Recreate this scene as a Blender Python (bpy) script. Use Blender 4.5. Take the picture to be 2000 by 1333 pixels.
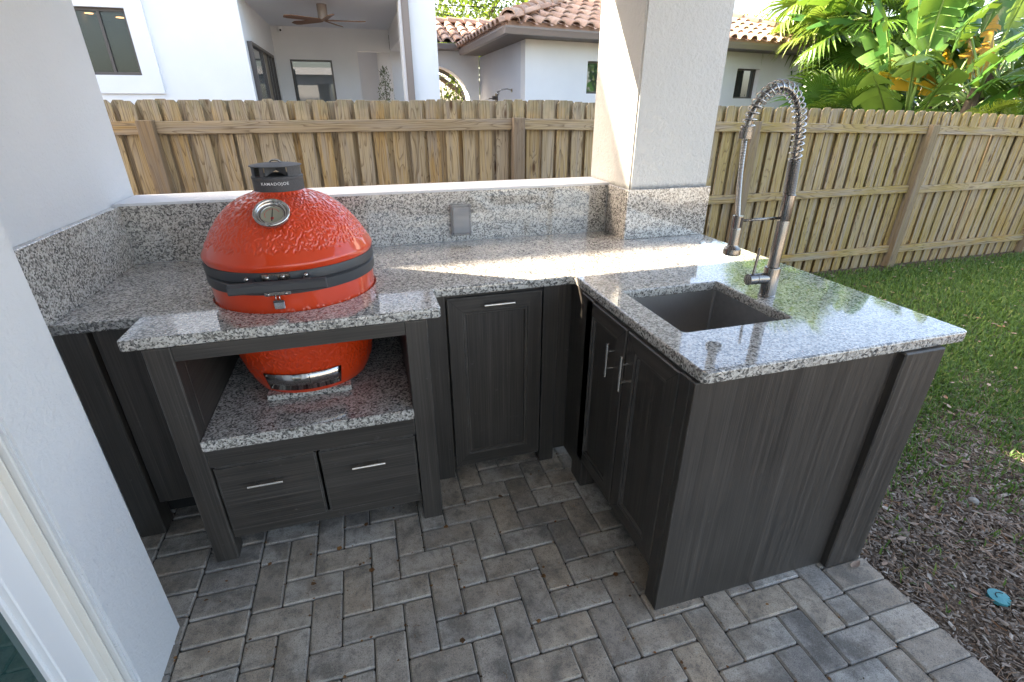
import bpy, bmesh, math, random
import numpy as np
from mathutils import Vector, Matrix, Quaternion, noise as mnoise
R = math.radians
random.seed(7); rng = np.random.default_rng(7)
scn = bpy.context.scene
for o in list(bpy.data.objects): bpy.data.objects.remove(o)
COL = scn.collection

# ------------------------------------------------------------------ camera, sky, sun, exposure
cd = bpy.data.cameras.new("camera"); cam = bpy.data.objects.new("camera", cd); COL.objects.link(cam)
cd.sensor_width = 36; cd.lens = 964.0 * 36 / 2000; cd.clip_start = .02; cd.clip_end = 500
cam.location = (0.9872, -2.4708, 1.5346)
pitch, yaw, roll = .4422, .2828, -.0018
fw = Vector((math.sin(yaw)*math.cos(pitch), math.cos(yaw)*math.cos(pitch), -math.sin(pitch)))
rt = Vector((math.cos(yaw), -math.sin(yaw), 0)); up = rt.cross(fw)
rt2 = rt*math.cos(roll)+up*math.sin(roll); up2 = up*math.cos(roll)-rt*math.sin(roll)
cam.rotation_euler = Matrix((rt2, up2, -fw)).transposed().to_euler()
scn.camera = cam

SUN = Vector((1.0, -.60, -.78)).normalized()          # the way the light travels
world = bpy.data.worlds.new("World"); scn.world = world; world.use_nodes = True
wn = world.node_tree; wn.nodes.clear()
sky = wn.nodes.new('ShaderNodeTexSky'); sky.sky_type = 'NISHITA'; sky.sun_disc = False
sky.sun_elevation = math.asin(-SUN.z); sky.sun_rotation = math.atan2(-SUN.x, -SUN.y)
sky.air_density = .8; sky.dust_density = 3.0; sky.ozone_density = .6
bg = wn.nodes.new('ShaderNodeBackground'); bg.inputs['Strength'].default_value = .15
wo = wn.nodes.new('ShaderNodeOutputWorld')
wn.links.new(sky.outputs[0], bg.inputs[0]); wn.links.new(bg.outputs[0], wo.inputs[0])
sl = bpy.data.lights.new("sun", 'SUN'); sl.energy = 4.8; sl.angle = R(.5); sl.color = (1, .95, .87)
so = bpy.data.objects.new("sun", sl); COL.objects.link(so); so.location = (-10, 6, 12)
so.rotation_euler = SUN.to_track_quat('-Z', 'Y').to_euler()
scn.view_settings.view_transform = 'Standard'; scn.view_settings.look = 'None'
scn.view_settings.exposure = 2.82
scn.view_settings.use_white_balance = True; scn.view_settings.white_balance_temperature = 7700; scn.view_settings.white_balance_tint = 10; scn.view_settings.gamma = 1; scn.view_settings.use_curve_mapping = False
scn.cycles.max_bounces = 8; scn.cycles.diffuse_bounces = 5; scn.cycles.glossy_bounces = 4; scn.cycles.transparent_max_bounces = 8

# ------------------------------------------------------------------ node helpers
class NT:
    def __init__(s, name, rough=.5, spec=.5):
        s.m = bpy.data.materials.new(name); s.m.use_nodes = True; s.t = s.m.node_tree
        s.b = s.t.nodes['Principled BSDF']; s.b.inputs['Roughness'].default_value = rough
        s.b.inputs['Specular IOR Level'].default_value = spec
    def n(s, typ, ins=None, **props):
        nd = s.t.nodes.new(typ)
        for k, v in props.items(): setattr(nd, k, v)
        for k, v in (ins or {}).items(): s.set(nd, k, v)
        return nd
    def set(s, nd, k, v):
        i = nd.inputs[k]
        if isinstance(v, bpy.types.NodeSocket): s.t.links.new(v, i)
        else: i.default_value = v
    def bsdf(s, **k):
        for a, v in k.items():
            s.set(s.b, a.replace('_', ' '), v)
    def math(s, op, a, b=0.0, c=None):
        nd = s.n('ShaderNodeMath', operation=op); s.set(nd, 0, a); s.set(nd, 1, b)
        if c is not None: s.set(nd, 2, c)
        return nd.outputs[0]
    def vmul(s, v, sc):
        nd = s.n('ShaderNodeVectorMath', operation='MULTIPLY'); s.set(nd, 0, v); s.set(nd, 1, sc); return nd.outputs[0]
    def vadd(s, v, w):
        nd = s.n('ShaderNodeVectorMath', operation='ADD'); s.set(nd, 0, v); s.set(nd, 1, w); return nd.outputs[0]
    def pos(s): return s.n('ShaderNodeNewGeometry').outputs['Position']
    def obj(s): return s.n('ShaderNodeTexCoord').outputs['Object']
    def rand(s): return s.n('ShaderNodeObjectInfo').outputs['Random']
    def noise(s, v, scale, detail=3, rough=.55, dist=0):
        return s.n('ShaderNodeTexNoise', {'Vector': v, 'Scale': scale, 'Detail': detail, 'Roughness': rough, 'Distortion': dist})
    def voro(s, v, scale, feature='F1', rnd=1.0):
        return s.n('ShaderNodeTexVoronoi', {'Vector': v, 'Scale': scale, 'Randomness': rnd}, feature=feature)
    def ramp(s, f, stops, interp='LINEAR'):
        nd = s.n('ShaderNodeValToRGB'); cr = nd.color_ramp; cr.interpolation = interp
        while len(cr.elements) < len(stops): cr.elements.new(.5)
        for e, (p, c) in zip(cr.elements, stops):
            e.position = p
            e.color = (c, c, c, 1) if not isinstance(c, tuple) else (*c, 1)
        s.set(nd, 0, f); return nd.outputs[0]
    def mix(s, f, a, b, typ='MIX'):
        nd = s.n('ShaderNodeMix', data_type='RGBA', blend_type=typ)
        s.set(nd, 0, f)
        for k, v in ((6, a), (7, b)):
            if isinstance(v, tuple): v = (*v[:3], 1)
            s.set(nd, k, v)
        return nd.outputs[2]
    def bump(s, h, strength=.3, dist=.002, normal=None):
        nd = s.n('ShaderNodeBump', {'Height': h, 'Strength': strength, 'Distance': dist})
        if normal is not None: s.set(nd, 'Normal', normal)
        s.t.links.new(nd.outputs[0], s.b.inputs['Normal']); return nd.outputs[0]
    def color(s, c):
        s.set(s.b, 'Base Color', (*c, 1) if isinstance(c, tuple) else c)

def simple(name, col, rough=.5, metal=0.0, spec=.5):
    t = NT(name, rough, spec); t.color(col); t.bsdf(Metallic=metal); return t.m

M = {}
def mk_granite():
    t = NT('granite', .09, .5); t.bsdf(Coat_Weight=.6, Coat_Roughness=.025)
    p = t.pos()
    d = t.noise(p, 55, 3).outputs['Color']
    d = t.vmul(t.vadd(d, (-.5, -.5, -.5)), (.013, .013, .013))
    q = t.vadd(p, d)
    v1 = t.voro(q, 175).outputs['Color']
    r1 = t.n('ShaderNodeSeparateColor', {0: v1}).outputs[0]
    cl = t.noise(p, 14, 3).outputs['Fac']
    f = t.math('ADD', r1, t.math('MULTIPLY', t.math('SUBTRACT', cl, .5), .55))
    c1 = t.ramp(f, [(0, (.014, .014, .015)), (.19, (.05, .049, .048)), (.27, (.15, .14, .128)), (.36, (.30, .28, .25)), (.50, (.45, .424, .385)), (.74, (.62, .594, .55))], 'CONSTANT')
    v2 = t.voro(q, 270).outputs['Color']
    r2 = t.n('ShaderNodeSeparateColor', {0: v2}).outputs[1]
    c2 = t.ramp(r2, [(0, (.03, .03, .03)), (.15, (.38, .355, .32)), (.5, (.58, .55, .505))], 'CONSTANT')
    c = t.mix(.28, c1, c2)
    dark = t.ramp(t.math('ADD', r2, t.math('MULTIPLY', r1, .35)), [(0, 1.0), (.17, 0.0)], 'CONSTANT')
    c = t.mix(dark, c, (.03, .03, .034))
    t.color(c)
    t.bsdf(Roughness=t.ramp(r1, [(0, .05), (1, .1)]))
    t.bump(t.noise(p, 9, 2).outputs['Fac'], .04, .002)
    return t.m
def mk_stucco(name, col, amp=1.0, scale=1.0):
    t = NT(name, .85, .25)
    p = t.pos()
    dirt = t.noise(p, 1.6, 4).outputs['Fac']
    c = t.mix(t.ramp(dirt, [(.35, 0), (.75, .5)]), col, tuple(x*.88 for x in col))
    sp = t.noise(p, 160*scale, 2).outputs['Fac']
    sp2 = t.noise(p, 4, 2).outputs['Fac']
    spk = t.math('MULTIPLY', t.ramp(sp, [(.70, 0), (.75, 1)]), t.ramp(sp2, [(.45, 0), (.6, .45)]))
    c = t.mix(spk, c, tuple(x*.42 for x in col))
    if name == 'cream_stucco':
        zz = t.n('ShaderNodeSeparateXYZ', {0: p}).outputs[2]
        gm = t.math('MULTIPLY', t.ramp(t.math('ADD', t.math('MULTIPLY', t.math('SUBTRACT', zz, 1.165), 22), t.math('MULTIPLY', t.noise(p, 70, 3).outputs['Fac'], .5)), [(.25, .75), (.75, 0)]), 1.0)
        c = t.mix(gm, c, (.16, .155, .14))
    t.color(c)
    h = t.noise(p, 42*scale, 5, .65, .6).outputs['Fac']
    k = t.ramp(t.noise(p, 85*scale, 5, .65, .35).outputs['Fac'], [(.40, 0), (.66, 1)])
    t.bump(t.math('ADD', t.math('MULTIPLY', h, 1.0), t.math('MULTIPLY', k, .55)), 1.0*amp, .0045)
    return t.m
def mk_cab(name, axis):
    t = NT(name, .42, .45)
    p = t.obj()
    sc = {'x': (2.6, 300, 300), 'y': (300, 2.6, 300), 'z': (300, 300, 2.6)}[axis]
    sc2 = tuple(a*.2 for a in sc)
    g = t.noise(t.vmul(p, sc), 1, 4, .6).outputs['Fac']
    g2 = t.noise(t.vmul(p, sc2), 1, 3, .6, .6).outputs['Fac']
    lo = t.noise(p, 3.2, 3).outputs['Fac']
    f = t.math('ADD', t.math('MULTIPLY', g, .68), t.math('MULTIPLY', g2, .32))
    c = t.ramp(f, [(.28, (.0185, .0158, .0136)), (.47, (.036, .031, .0267)), (.60, (.061, .0525, .045)), (.74, (.125, .108, .093))])
    c = t.mix(t.ramp(lo, [(.35, 0), (.7, .55)]), c, t.mix(.5, c, (.078, .066, .056)))
    wear = t.math('MULTIPLY', t.ramp(t.noise(p, 26, 4, .7).outputs['Fac'], [(.66, 0), (.72, 1)]), .18)
    c = t.mix(wear, c, (.22, .21, .20))
    bv = t.n('ShaderNodeBevel', {'Radius': .005}, samples=4)
    dt = t.n('ShaderNodeVectorMath', operation='DOT_PRODUCT'); t.set(dt, 0, bv.outputs[0]); t.set(dt, 1, t.n('ShaderNodeNewGeometry').outputs['Normal'])
    ed = t.math('MULTIPLY', t.ramp(dt.outputs['Value'], [(.82, 1), (.985, 0)]), t.ramp(t.noise(p, 11, 4, .7).outputs['Fac'], [(.42, .12), (.66, .75)]))
    c = t.mix(ed, c, (.24, .225, .205))
    t.color(c)
    t.bsdf(Roughness=t.ramp(g2, [(.3, .36), (.7, .52)]))
    t.bump(f, .35, .0015)
    return t.m
def mk_fence(dark=0.0):
    t = NT('weathered_pine' if not dark else 'grey_post_pine', .75, .25)
    o = t.obj(); r = t.rand(); w = t.pos()
    off = t.n('ShaderNodeCombineXYZ', {0: t.math('MULTIPLY', r, 31), 1: t.math('MULTIPLY', r, 57), 2: t.math('MULTIPLY', r, 83)}).outputs[0]
    p = t.vadd(o, off)
    kv = t.voro(t.vmul(p, (6.5, 6.5, 2.0)), 1)
    kn = kv.outputs['Distance']
    warp = t.noise(t.vmul(p, (10, 10, .85)), 1, 2, .5, .35).outputs['Fac']
    warp = t.math('ADD', warp, t.math('MULTIPLY', t.ramp(kn, [(0, 1), (.28, 0)]), .16))
    ring = t.math('FRACT', t.math('MULTIPLY', warp, 17))
    rc = t.ramp(ring, [(0, .1), (.3, .0), (.72, .3), (.92, 1), (1, .1)])
    fine = t.noise(t.vmul(p, (170, 170, 3)), 1, 3).outputs['Fac']
    knot = t.ramp(kn, [(.05, 1), (.085, .55), (.13, 0)])
    rr = t.math('FRACT', t.math('MULTIPLY', r, 7.31))
    base = t.ramp(rr, [(0, (.37, .225, .085)), (.2, (.46, .355, .215)), (.4, (.31, .235, .155)), (.6, (.49, .355, .18)), (.8, (.37, .31, .235)), (1, (.41, .26, .10))])
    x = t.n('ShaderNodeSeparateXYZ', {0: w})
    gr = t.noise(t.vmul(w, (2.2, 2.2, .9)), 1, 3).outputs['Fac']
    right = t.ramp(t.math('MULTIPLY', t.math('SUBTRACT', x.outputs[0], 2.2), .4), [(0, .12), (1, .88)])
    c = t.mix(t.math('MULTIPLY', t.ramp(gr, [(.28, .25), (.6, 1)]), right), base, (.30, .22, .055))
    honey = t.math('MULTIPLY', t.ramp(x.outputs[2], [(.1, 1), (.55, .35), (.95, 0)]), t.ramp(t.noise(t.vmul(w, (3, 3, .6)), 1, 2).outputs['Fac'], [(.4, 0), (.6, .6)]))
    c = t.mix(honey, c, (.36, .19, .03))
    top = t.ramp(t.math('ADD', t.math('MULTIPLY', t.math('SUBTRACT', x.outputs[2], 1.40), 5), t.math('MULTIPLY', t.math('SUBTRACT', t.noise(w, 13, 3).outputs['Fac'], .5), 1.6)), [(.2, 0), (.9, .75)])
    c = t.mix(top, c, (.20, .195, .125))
    grey = t.ramp(t.noise(t.vmul(p, (34, 34, 2)), 1, 3).outputs['Fac'], [(.45, 0), (.66, .8)])
    c = t.mix(grey, c, (.29, .245, .20))
    c = t.mix(t.math('MULTIPLY', rc, .72), c, t.mix(.5, t.mix(1.0, c, (.30, .24, .20), 'MULTIPLY'), (.10, .06, .03)))
    c = t.mix(t.ramp(fine, [(.46, 0), (.72, .4)]), c, (.47, .40, .30))
    c = t.mix(t.ramp(fine, [(.28, .5), (.42, 0)]), c, (.12, .085, .05))
    c = t.mix(knot, c, (.085, .045, .022))
    c = t.mix(dark, c, (.15, .115, .09))
    t.color(c)
    t.bump(t.math('ADD', t.math('MULTIPLY', rc, -.5), fine), .5, .002)
    return t.m
def mk_paver():
    t = NT('paver_concrete', .85, .3)
    o = t.obj(); r = t.rand()
    off = t.n('ShaderNodeCombineXYZ', {0: t.math('MULTIPLY', r, 41), 1: t.math('MULTIPLY', r, 67), 2: 0.0}).outputs[0]
    p = t.vadd(o, off); w = t.pos()
    base = t.ramp(r, [(0, (.40, .36, .31)), (.25, (.52, .49, .445)), (.5, (.26, .235, .21)), (.75, (.50, .41, .315)), (1, (.40, .375, .345))])
    bl = t.noise(p, 7.5, 4, .6).outputs['Fac']
    c = t.mix(t.ramp(bl, [(.44, 0), (.62, .85)]), base, (.15, .135, .118))
    tan = t.noise(w, 2.1, 3).outputs['Fac']
    c = t.mix(t.ramp(tan, [(.42, 0), (.68, .5)]), c, (.47, .355, .245))
    g = t.noise(w, 420, 2).outputs['Fac']
    m2 = t.noise(p, 28, 5, .75).outputs['Fac']
    c = t.mix(t.ramp(m2, [(.36, .6), (.5, 0)]), c, (.13, .118, .104))
    c = t.mix(t.ramp(m2, [(.55, 0), (.7, .45)]), c, (.55, .50, .43))
    g3 = t.noise(w, 190, 2).outputs['Fac']
    c = t.mix(t.ramp(g3, [(.30, .7), (.42, 0)]), c, (.09, .082, .075))
    c = t.mix(t.ramp(g, [(.35, .55), (.5, 0)]), c, (.10, .095, .09))
    c = t.mix(t.ramp(g, [(.6, 0), (.74, .7)]), c, (.42, .40, .37))
    z = t.n('ShaderNodeSeparateXYZ', {0: o}).outputs[2]
    edge = t.ramp(t.math('MULTIPLY', t.math('ADD', z, .012), 80), [(.3, .7), (.95, 0)])
    c = t.mix(t.math('MULTIPLY', edge, .7), c, (.56, .53, .48))
    t.color(c)
    t.bump(t.math('ADD', g, t.math('MULTIPLY', t.noise(w, 90, 3).outputs['Fac'], .8)), .5, .0025)
    return t.m
def mk_tile():
    t = NT('terracotta', .8, .25)
    r = t.rand(); w = t.pos()
    base = t.ramp(r, [(0, (.44, .25, .165)), (.25, (.52, .33, .235)), (.5, (.38, .23, .165)), (.75, (.56, .38, .28)), (1, (.42, .28, .21))])
    n = t.noise(w, 9, 4).outputs['Fac']
    c = t.mix(t.ramp(n, [(.45, 0), (.7, .6)]), base, (.25, .165, .125))
    c = t.mix(t.ramp(t.noise(w, 26, 3).outputs['Fac'], [(.58, 0), (.75, .5)]), c, (.55, .43, .33))
    t.color(c); t.bump(t.noise(w, 60, 3).outputs['Fac'], .3, .004)
    return t.m
def mk_leaf(name, cols, trans=.45, rough=.38):
    t = NT(name, rough, .4)
    r = t.rand(); w = t.pos()
    c = t.ramp(r, [(i/(max(1, len(cols)-1)), c) for i, c in enumerate(cols)])
    n = t.noise(w, 5, 3).outputs['Fac']
    c = t.mix(t.ramp(n, [(.4, 0), (.75, .4)]), c, tuple(x*.6 for x in cols[0]))
    t.color(c)
    out = t.t.nodes['Material Output']
    tr = t.n('ShaderNodeBsdfTranslucent', {'Color': t.mix(.45, c, (.30, .45, .04))})
    mx = t.n('ShaderNodeMixShader', {0: trans, 1: t.b.outputs[0], 2: tr.outputs[0]})
    t.t.links.new(mx.outputs[0], out.inputs[0])
    return t.m
def mk_glass(name, col, rough=.02):
    t = NT(name, rough, .8); t.color(col); t.bsdf(**{'Coat_Weight': .6, 'Coat_Roughness': .01}); return t.m
def mk_metal(name, col, rough, axis=None):
    t = NT(name, rough); t.bsdf(Metallic=1.0)
    p = t.obj()
    n = t.noise(t.vmul(p, axis or (40, 40, 900)), 1, 2).outputs['Fac']
    t.color(t.mix(t.ramp(n, [(.3, 0), (.7, .5)]), col, tuple(x*.75 for x in col)))
    t.bsdf(Roughness=t.ramp(n, [(.3, rough*.8), (.7, rough*1.3)]))
    return t.m
def mk_soil():
    t = NT('soil', .95, .15); w = t.pos()
    n = t.noise(w, 3, 5, .65).outputs['Fac']; f = t.noise(w, 120, 3).outputs['Fac']
    c = t.ramp(f, [(.3, (.05, .033, .022)), (.55, (.125, .085, .058)), (.75, (.24, .185, .135))])
    c = t.mix(t.ramp(n, [(.4, 0), (.7, .5)]), c, (.05, .04, .03))
    t.color(c); t.bump(f, .8, .01); return t.m
def mk_varied(name, cols, rough=.85, scale=30, spec=.2):
    # colour by piece: the random number of the mesh island
    t = NT(name, rough, spec)
    r = t.n('ShaderNodeNewGeometry').outputs['Random Per Island']
    c = t.ramp(r, [(i/(len(cols)-1), c) for i, c in enumerate(cols)])
    n = t.noise(t.pos(), scale, 3).outputs['Fac']
    c = t.mix(t.ramp(n, [(.4, 0), (.75, .5)]), c, tuple(x*.5 for x in cols[0]))
    t.color(c); return t.m
def mk_grass():
    t = NT('grass_blades', .5, .3)
    r = t.n('ShaderNodeNewGeometry').outputs['Random Per Island']
    c = t.ramp(r, [(0, (.042, .095, .018)), (.4, (.068, .135, .027)), (.75, (.10, .17, .038)), (.95, (.15, .24, .045)), (1, (.30, .25, .11))])
    t.color(c)
    tr = t.n('ShaderNodeBsdfTranslucent', {'Color': t.mix(.4, c, (.2, .35, .03))})
    mx = t.n('ShaderNodeMixShader', {0: .3, 1: t.b.outputs[0], 2: tr.outputs[0]})
    t.t.links.new(mx.outputs[0], t.t.nodes['Material Output'].inputs[0]); return t.m
def mk_kamado():
    t = NT('red_glazed_ceramic', .4, .25)
    p = t.obj()
    n = t.noise(p, 6, 3).outputs['Fac']
    t.color(t.mix(t.ramp(n, [(.35, 0), (.7, .35)]), (.64, .046, .006), (.54, .032, .005)))
    t.bsdf(**{'Coat_Weight': 1.0, 'Coat_Roughness': .03})
    t.bump(t.noise(p, 38, 2).outputs['Fac'], .06, .003)
    return t.m

M['granite'] = mk_granite()
M['stucco'] = mk_stucco('white_stucco', (.65, .655, .67), .5, .8)
M['stucco_col'] = mk_stucco('cream_stucco', (.60, .592, .568), .85, .65)
M['house_white'] = mk_stucco('house_render', (.80, .80, .80), .2)
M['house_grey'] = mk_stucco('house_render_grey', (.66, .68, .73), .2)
M['cab_z'], M['cab_x'], M['cab_y'] = mk_cab('charcoal_wood_upright', 'z'), mk_cab('charcoal_wood_level', 'x'), mk_cab('charcoal_wood_deep', 'y')
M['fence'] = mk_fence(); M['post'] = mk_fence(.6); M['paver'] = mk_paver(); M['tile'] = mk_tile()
M['steel'] = mk_metal('brushed_steel', (.27, .25, .23), .25, (500, 500, 3))
M['nickel'] = simple('brushed_nickel', (.66, .62, .57), .27, 1.0)
M['chrome'] = simple('polished_steel', (.46, .44, .42), .14, 1.0)
M['sinksteel'] = mk_metal('sink_steel', (.52, .50, .48), .36, (900, 40, 40))
M['iron'] = simple('powder_coated_iron', (.045, .046, .05), .5)
M['castiron'] = mk_varied('cast_aluminium_grey', [(.085, .085, .09), (.09, .09, .095)], .55, 200)
M['black'] = simple('black_plastic', (.012, .012, .013), .45)
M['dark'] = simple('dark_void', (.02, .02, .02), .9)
M['white'] = simple('white_paint', (.8, .8, .8), .4)
M['ivory'] = simple('ivory_plastic', (.70, .68, .62), .45)
M['frame_white'] = simple('white_aluminium', (.74, .74, .75), .35)
M['frame_cream'] = simple('cream_vinyl', (.70, .66, .60), .45)
M['frame_grey'] = simple('grey_sealed_stucco', (.60, .59, .57), .8)
M['bronze'] = simple('bronze_aluminium', (.075, .062, .055), .4)
M['gutter'] = simple('taupe_gutter', (.22, .175, .15), .4)
M['soffit'] = simple('taupe_soffit', (.15, .13, .12), .6)
M['glass_teal'] = mk_glass('teal_door_glass', (.015, .055, .05))
M['glass_dark'] = mk_glass('dark_window_glass', (.035, .042, .04))
M['glass_mid'] = mk_glass('grey_window_glass', (.10, .115, .12))
M['blind'] = simple('tan_blind_behind_glass', (.27, .22, .16), .25, 0, .7)
M['cover'] = NT('clear_outlet_cover', .12, .5)
M['cover'].color((.36, .36, .37)); M['cover'].bsdf(Transmission_Weight=.0, Alpha=.5); M['cover'] = M['cover'].m
M['deck'] = simple('pale_concrete', (.55, .51, .45), .8)
M['soil'] = mk_soil(); M['grass'] = mk_grass(); M['kamado'] = mk_kamado()
M['fanwood'] = simple('walnut_blade', (.20, .088, .036), .45)
M['ceiling'] = simple('painted_ceiling', (.74, .77, .83), .7)
M['sand'] = simple('joint_sand', (.055, .046, .036), .95)
M['teal'] = simple('faded_teal_plastic', (.045, .25, .27), .6)
M['stone'] = mk_varied('pale_stone', [(.27, .255, .23), (.29, .27, .24)], .9, 60)
M['red'] = simple('red_print', (.55, .02, .02), .5)
M['dial'] = simple('dial_face', (.30, .29, .22), .9, 0, .05)
M['letter'] = simple('silver_lettering', (.72, .72, .72), .4)
M['mulch'] = mk_varied('bark_mulch', [(.07, .05, .037), (.16, .118, .086), (.28, .225, .18), (.11, .08, .06), (.46, .40, .34), (.19, .11, .065), (.33, .27, .215)], .9, 40)
M['litter'] = mk_varied('dry_leaf', [(.22, .13, .075), (.34, .24, .17), (.40, .31, .25), (.26, .12, .05), (.46, .39, .33)], .7, 30)
M['debris'] = mk_varied('rusty_leaf_crumbs', [(.20, .085, .03), (.11, .06, .03), (.30, .14, .05), (.06, .04, .025)], .85, 60)
M['bop'] = mk_leaf('paddle_leaf', [(.03, .10, .02), (.06, .17, .028), (.13, .25, .05), (.04, .12, .03), (.20, .30, .09)], .26, .28)
M['fan'] = mk_leaf('fan_palm_leaf', [(.03, .09, .018), (.06, .15, .022), (.12, .22, .035), (.22, .27, .07)], .25, .3)
M['areca'] = mk_leaf('yellow_green_leaflet', [(.22, .30, .04), (.34, .36, .07), (.15, .26, .03)], .5)
M['dying'] = mk_leaf('yellow_dying_leaf', [(.52, .26, .02), (.60, .38, .05), (.40, .16, .03)], .45)
M['deadleaf'] = mk_leaf('brown_dead_leaf', [(.24, .14, .075), (.34, .23, .15), (.15, .08, .04)], .2, .7)
M['oak'] = mk_leaf('oak_leaf', [(.05, .085, .02), (.09, .13, .03), (.15, .17, .05)], .4)
M['olive'] = mk_leaf('olive_leaf', [(.05, .075, .045), (.08, .11, .07)], .25)
M['bark'] = mk_varied('bark', [(.12, .09, .065), (.15, .115, .085)], .95, 25)
M['petiole'] = simple('leaf_stalk', (.16, .25, .06), .5)
M['pot'] = simple('grey_pot', (.12, .12, .125), .7)
M['lamp'] = NT('warm_lamp', .5); M['lamp'].color((.8, .5, .3)); M['lamp'].bsdf(Emission_Color=(1, .55, .25, 1), Emission_Strength=1.6); M['lamp'] = M['lamp'].m
M['interior'] = simple('sage_interior', (.16, .19, .16), .8)
M['gravelpath'] = simple('beyond_ground', (.20, .18, .15), .9)

# ------------------------------------------------------------------ mesh helpers
class MB:
    def __init__(s): s.v = []; s.f = []; s.mi = []; s.cur = 0
    def add(s, vs, fs):
        b = len(s.v); s.v += [tuple(x) for x in vs]
        for f in fs: s.f.append(tuple(b+i for i in f)); s.mi.append(s.cur)
        return s
    def box(s, x0, y0, z0, x1, y1, z1):
        x0, x1 = sorted((x0, x1)); y0, y1 = sorted((y0, y1)); z0, z1 = sorted((z0, z1))
        return s.add([(x0, y0, z0), (x1, y0, z0), (x1, y1, z0), (x0, y1, z0), (x0, y0, z1), (x1, y0, z1), (x1, y1, z1), (x0, y1, z1)],
                     [(0, 3, 2, 1), (4, 5, 6, 7), (0, 1, 5, 4), (1, 2, 6, 5), (2, 3, 7, 6), (3, 0, 4, 7)])
    def tube(s, path, r, n=10, cap=True):
        P = [Vector(q) for q in path]; rs = r if isinstance(r, (list, tuple)) else [r]*len(P)
        vs = []; ref = None
        for i, q in enumerate(P):
            t = (P[min(i+1, len(P)-1)]-P[max(i-1, 0)]).normalized()
            if ref is None:
                a = Vector((0, 0, 1)) if abs(t.z) < .9 else Vector((1, 0, 0)); ref = t.cross(a).normalized()
            ref = (ref-t*ref.dot(t)).normalized(); bi = t.cross(ref)
            for k in range(n):
                an = 2*math.pi*k/n; vs.append(q+(ref*math.cos(an)+bi*math.sin(an))*rs[i])
        fs = []
        for i in range(len(P)-1):
            for k in range(n): fs.append((i*n+k, i*n+(k+1) % n, (i+1)*n+(k+1) % n, (i+1)*n+k))
        if cap: fs += [tuple(range(n-1, -1, -1)), tuple((len(P)-1)*n+k for k in range(n))]
        return s.add(vs, fs)
    def lathe(s, prof, c=(0, 0), n=48, a0=0, a1=2*math.pi, cap=False):
        full = abs(a1-a0-2*math.pi) < 1e-6; m = n if full else n+1; vs = []; fs = []
        for (r, z) in prof:
            for k in range(m):
                a = a0+(a1-a0)*k/n; vs.append((c[0]+r*math.cos(a), c[1]+r*math.sin(a), z))
        for i in range(len(prof)-1):
            for k in range(n if full else n): 
                k2 = (k+1) % m if full else k+1
                fs.append((i*m+k, i*m+k2, (i+1)*m+k2, (i+1)*m+k))
        if cap and full:
            fs.append(tuple(range(m-1, -1, -1))); fs.append(tuple((len(prof)-1)*m+k for k in range(m)))
        return s.add(vs, fs)
    def prism(s, poly, axis, a, b):
        n = len(poly)
        def pt(u, v, w): return {'x': (w, u, v), 'y': (u, w, v), 'z': (u, v, w)}[axis]
        vs = [pt(u, v, a) for u, v in poly]+[pt(u, v, b) for u, v in poly]
        return s.add(vs, [tuple(range(n))[::-1], tuple(range(n, 2*n))]+[(i, (i+1) % n, n+(i+1) % n, n+i) for i in range(n)])
    def mesh(s, name, mats, smooth=False, bevel=0, seg=1):
        me = bpy.data.meshes.new(name); me.from_pydata(s.v, [], s.f)
        for m in (mats if isinstance(mats, (list, tuple)) else [mats]): me.materials.append(m)
        me.polygons.foreach_set('material_index', s.mi)
        if bevel or True:
            bm = bmesh.new(); bm.from_mesh(me)
            bmesh.ops.recalc_face_normals(bm, faces=bm.faces)
            if bevel:
                es = [e for e in bm.edges if len(e.link_faces) == 2 and e.calc_face_angle(0) > .5]
                bmesh.ops.bevel(bm, geom=es, offset=bevel, segments=seg, affect='EDGES', clamp_overlap=True)
            bm.to_mesh(me); bm.free()
        if smooth: me.polygons.foreach_set('use_smooth', [True]*len(me.polygons)); 
        if smooth == 'auto':
            me.set_sharp_from_angle(angle=R(35))
        me.update(); return me
    def build(s, name, mats, parent=None, smooth=False, bevel=0, seg=1, label=None):
        return link(name, s.mesh(name, mats, smooth, bevel, seg), parent, label)

def wloc(o):
    v = Vector((0, 0, 0))
    while o is not None: v = v+o.location; o = o.parent
    return v
def link(name, me, parent=None, label=None, loc=None, rot=None):
    o = bpy.data.objects.new(name, me); COL.objects.link(o)
    if parent is not None:
        o.parent = parent
        base = -wloc(parent)
        o.location = base if loc is None else base+Vector(loc)
    elif loc is not None: o.location = loc
    if rot is not None: o.rotation_euler = rot
    if label: o['label'] = label
    return o
def thing(name, label, cat, loc=(0, 0, 0), group=None):
    o = bpy.data.objects.new(name, None); COL.objects.link(o); o.empty_display_size = .05
    o.location = loc; o['label'] = label; o['category'] = cat; o['kind'] = 'thing'
    if group: o['group'] = group
    return o
def tag(o, label, cat, group=None, kind='thing'):
    o['label'] = label; o['category'] = cat; o['kind'] = kind
    if group: o['group'] = group
    return o
def structure(o, label=None, cat=None):
    o['kind'] = 'structure'
    if label: o['label'] = label
    if cat: o['category'] = cat
    return o
def stuff(o, label=None, cat=None):
    o['kind'] = 'stuff'
    if label: o['label'] = label
    if cat: o['category'] = cat
    return o
def B(*a): return MB().box(*a)
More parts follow.
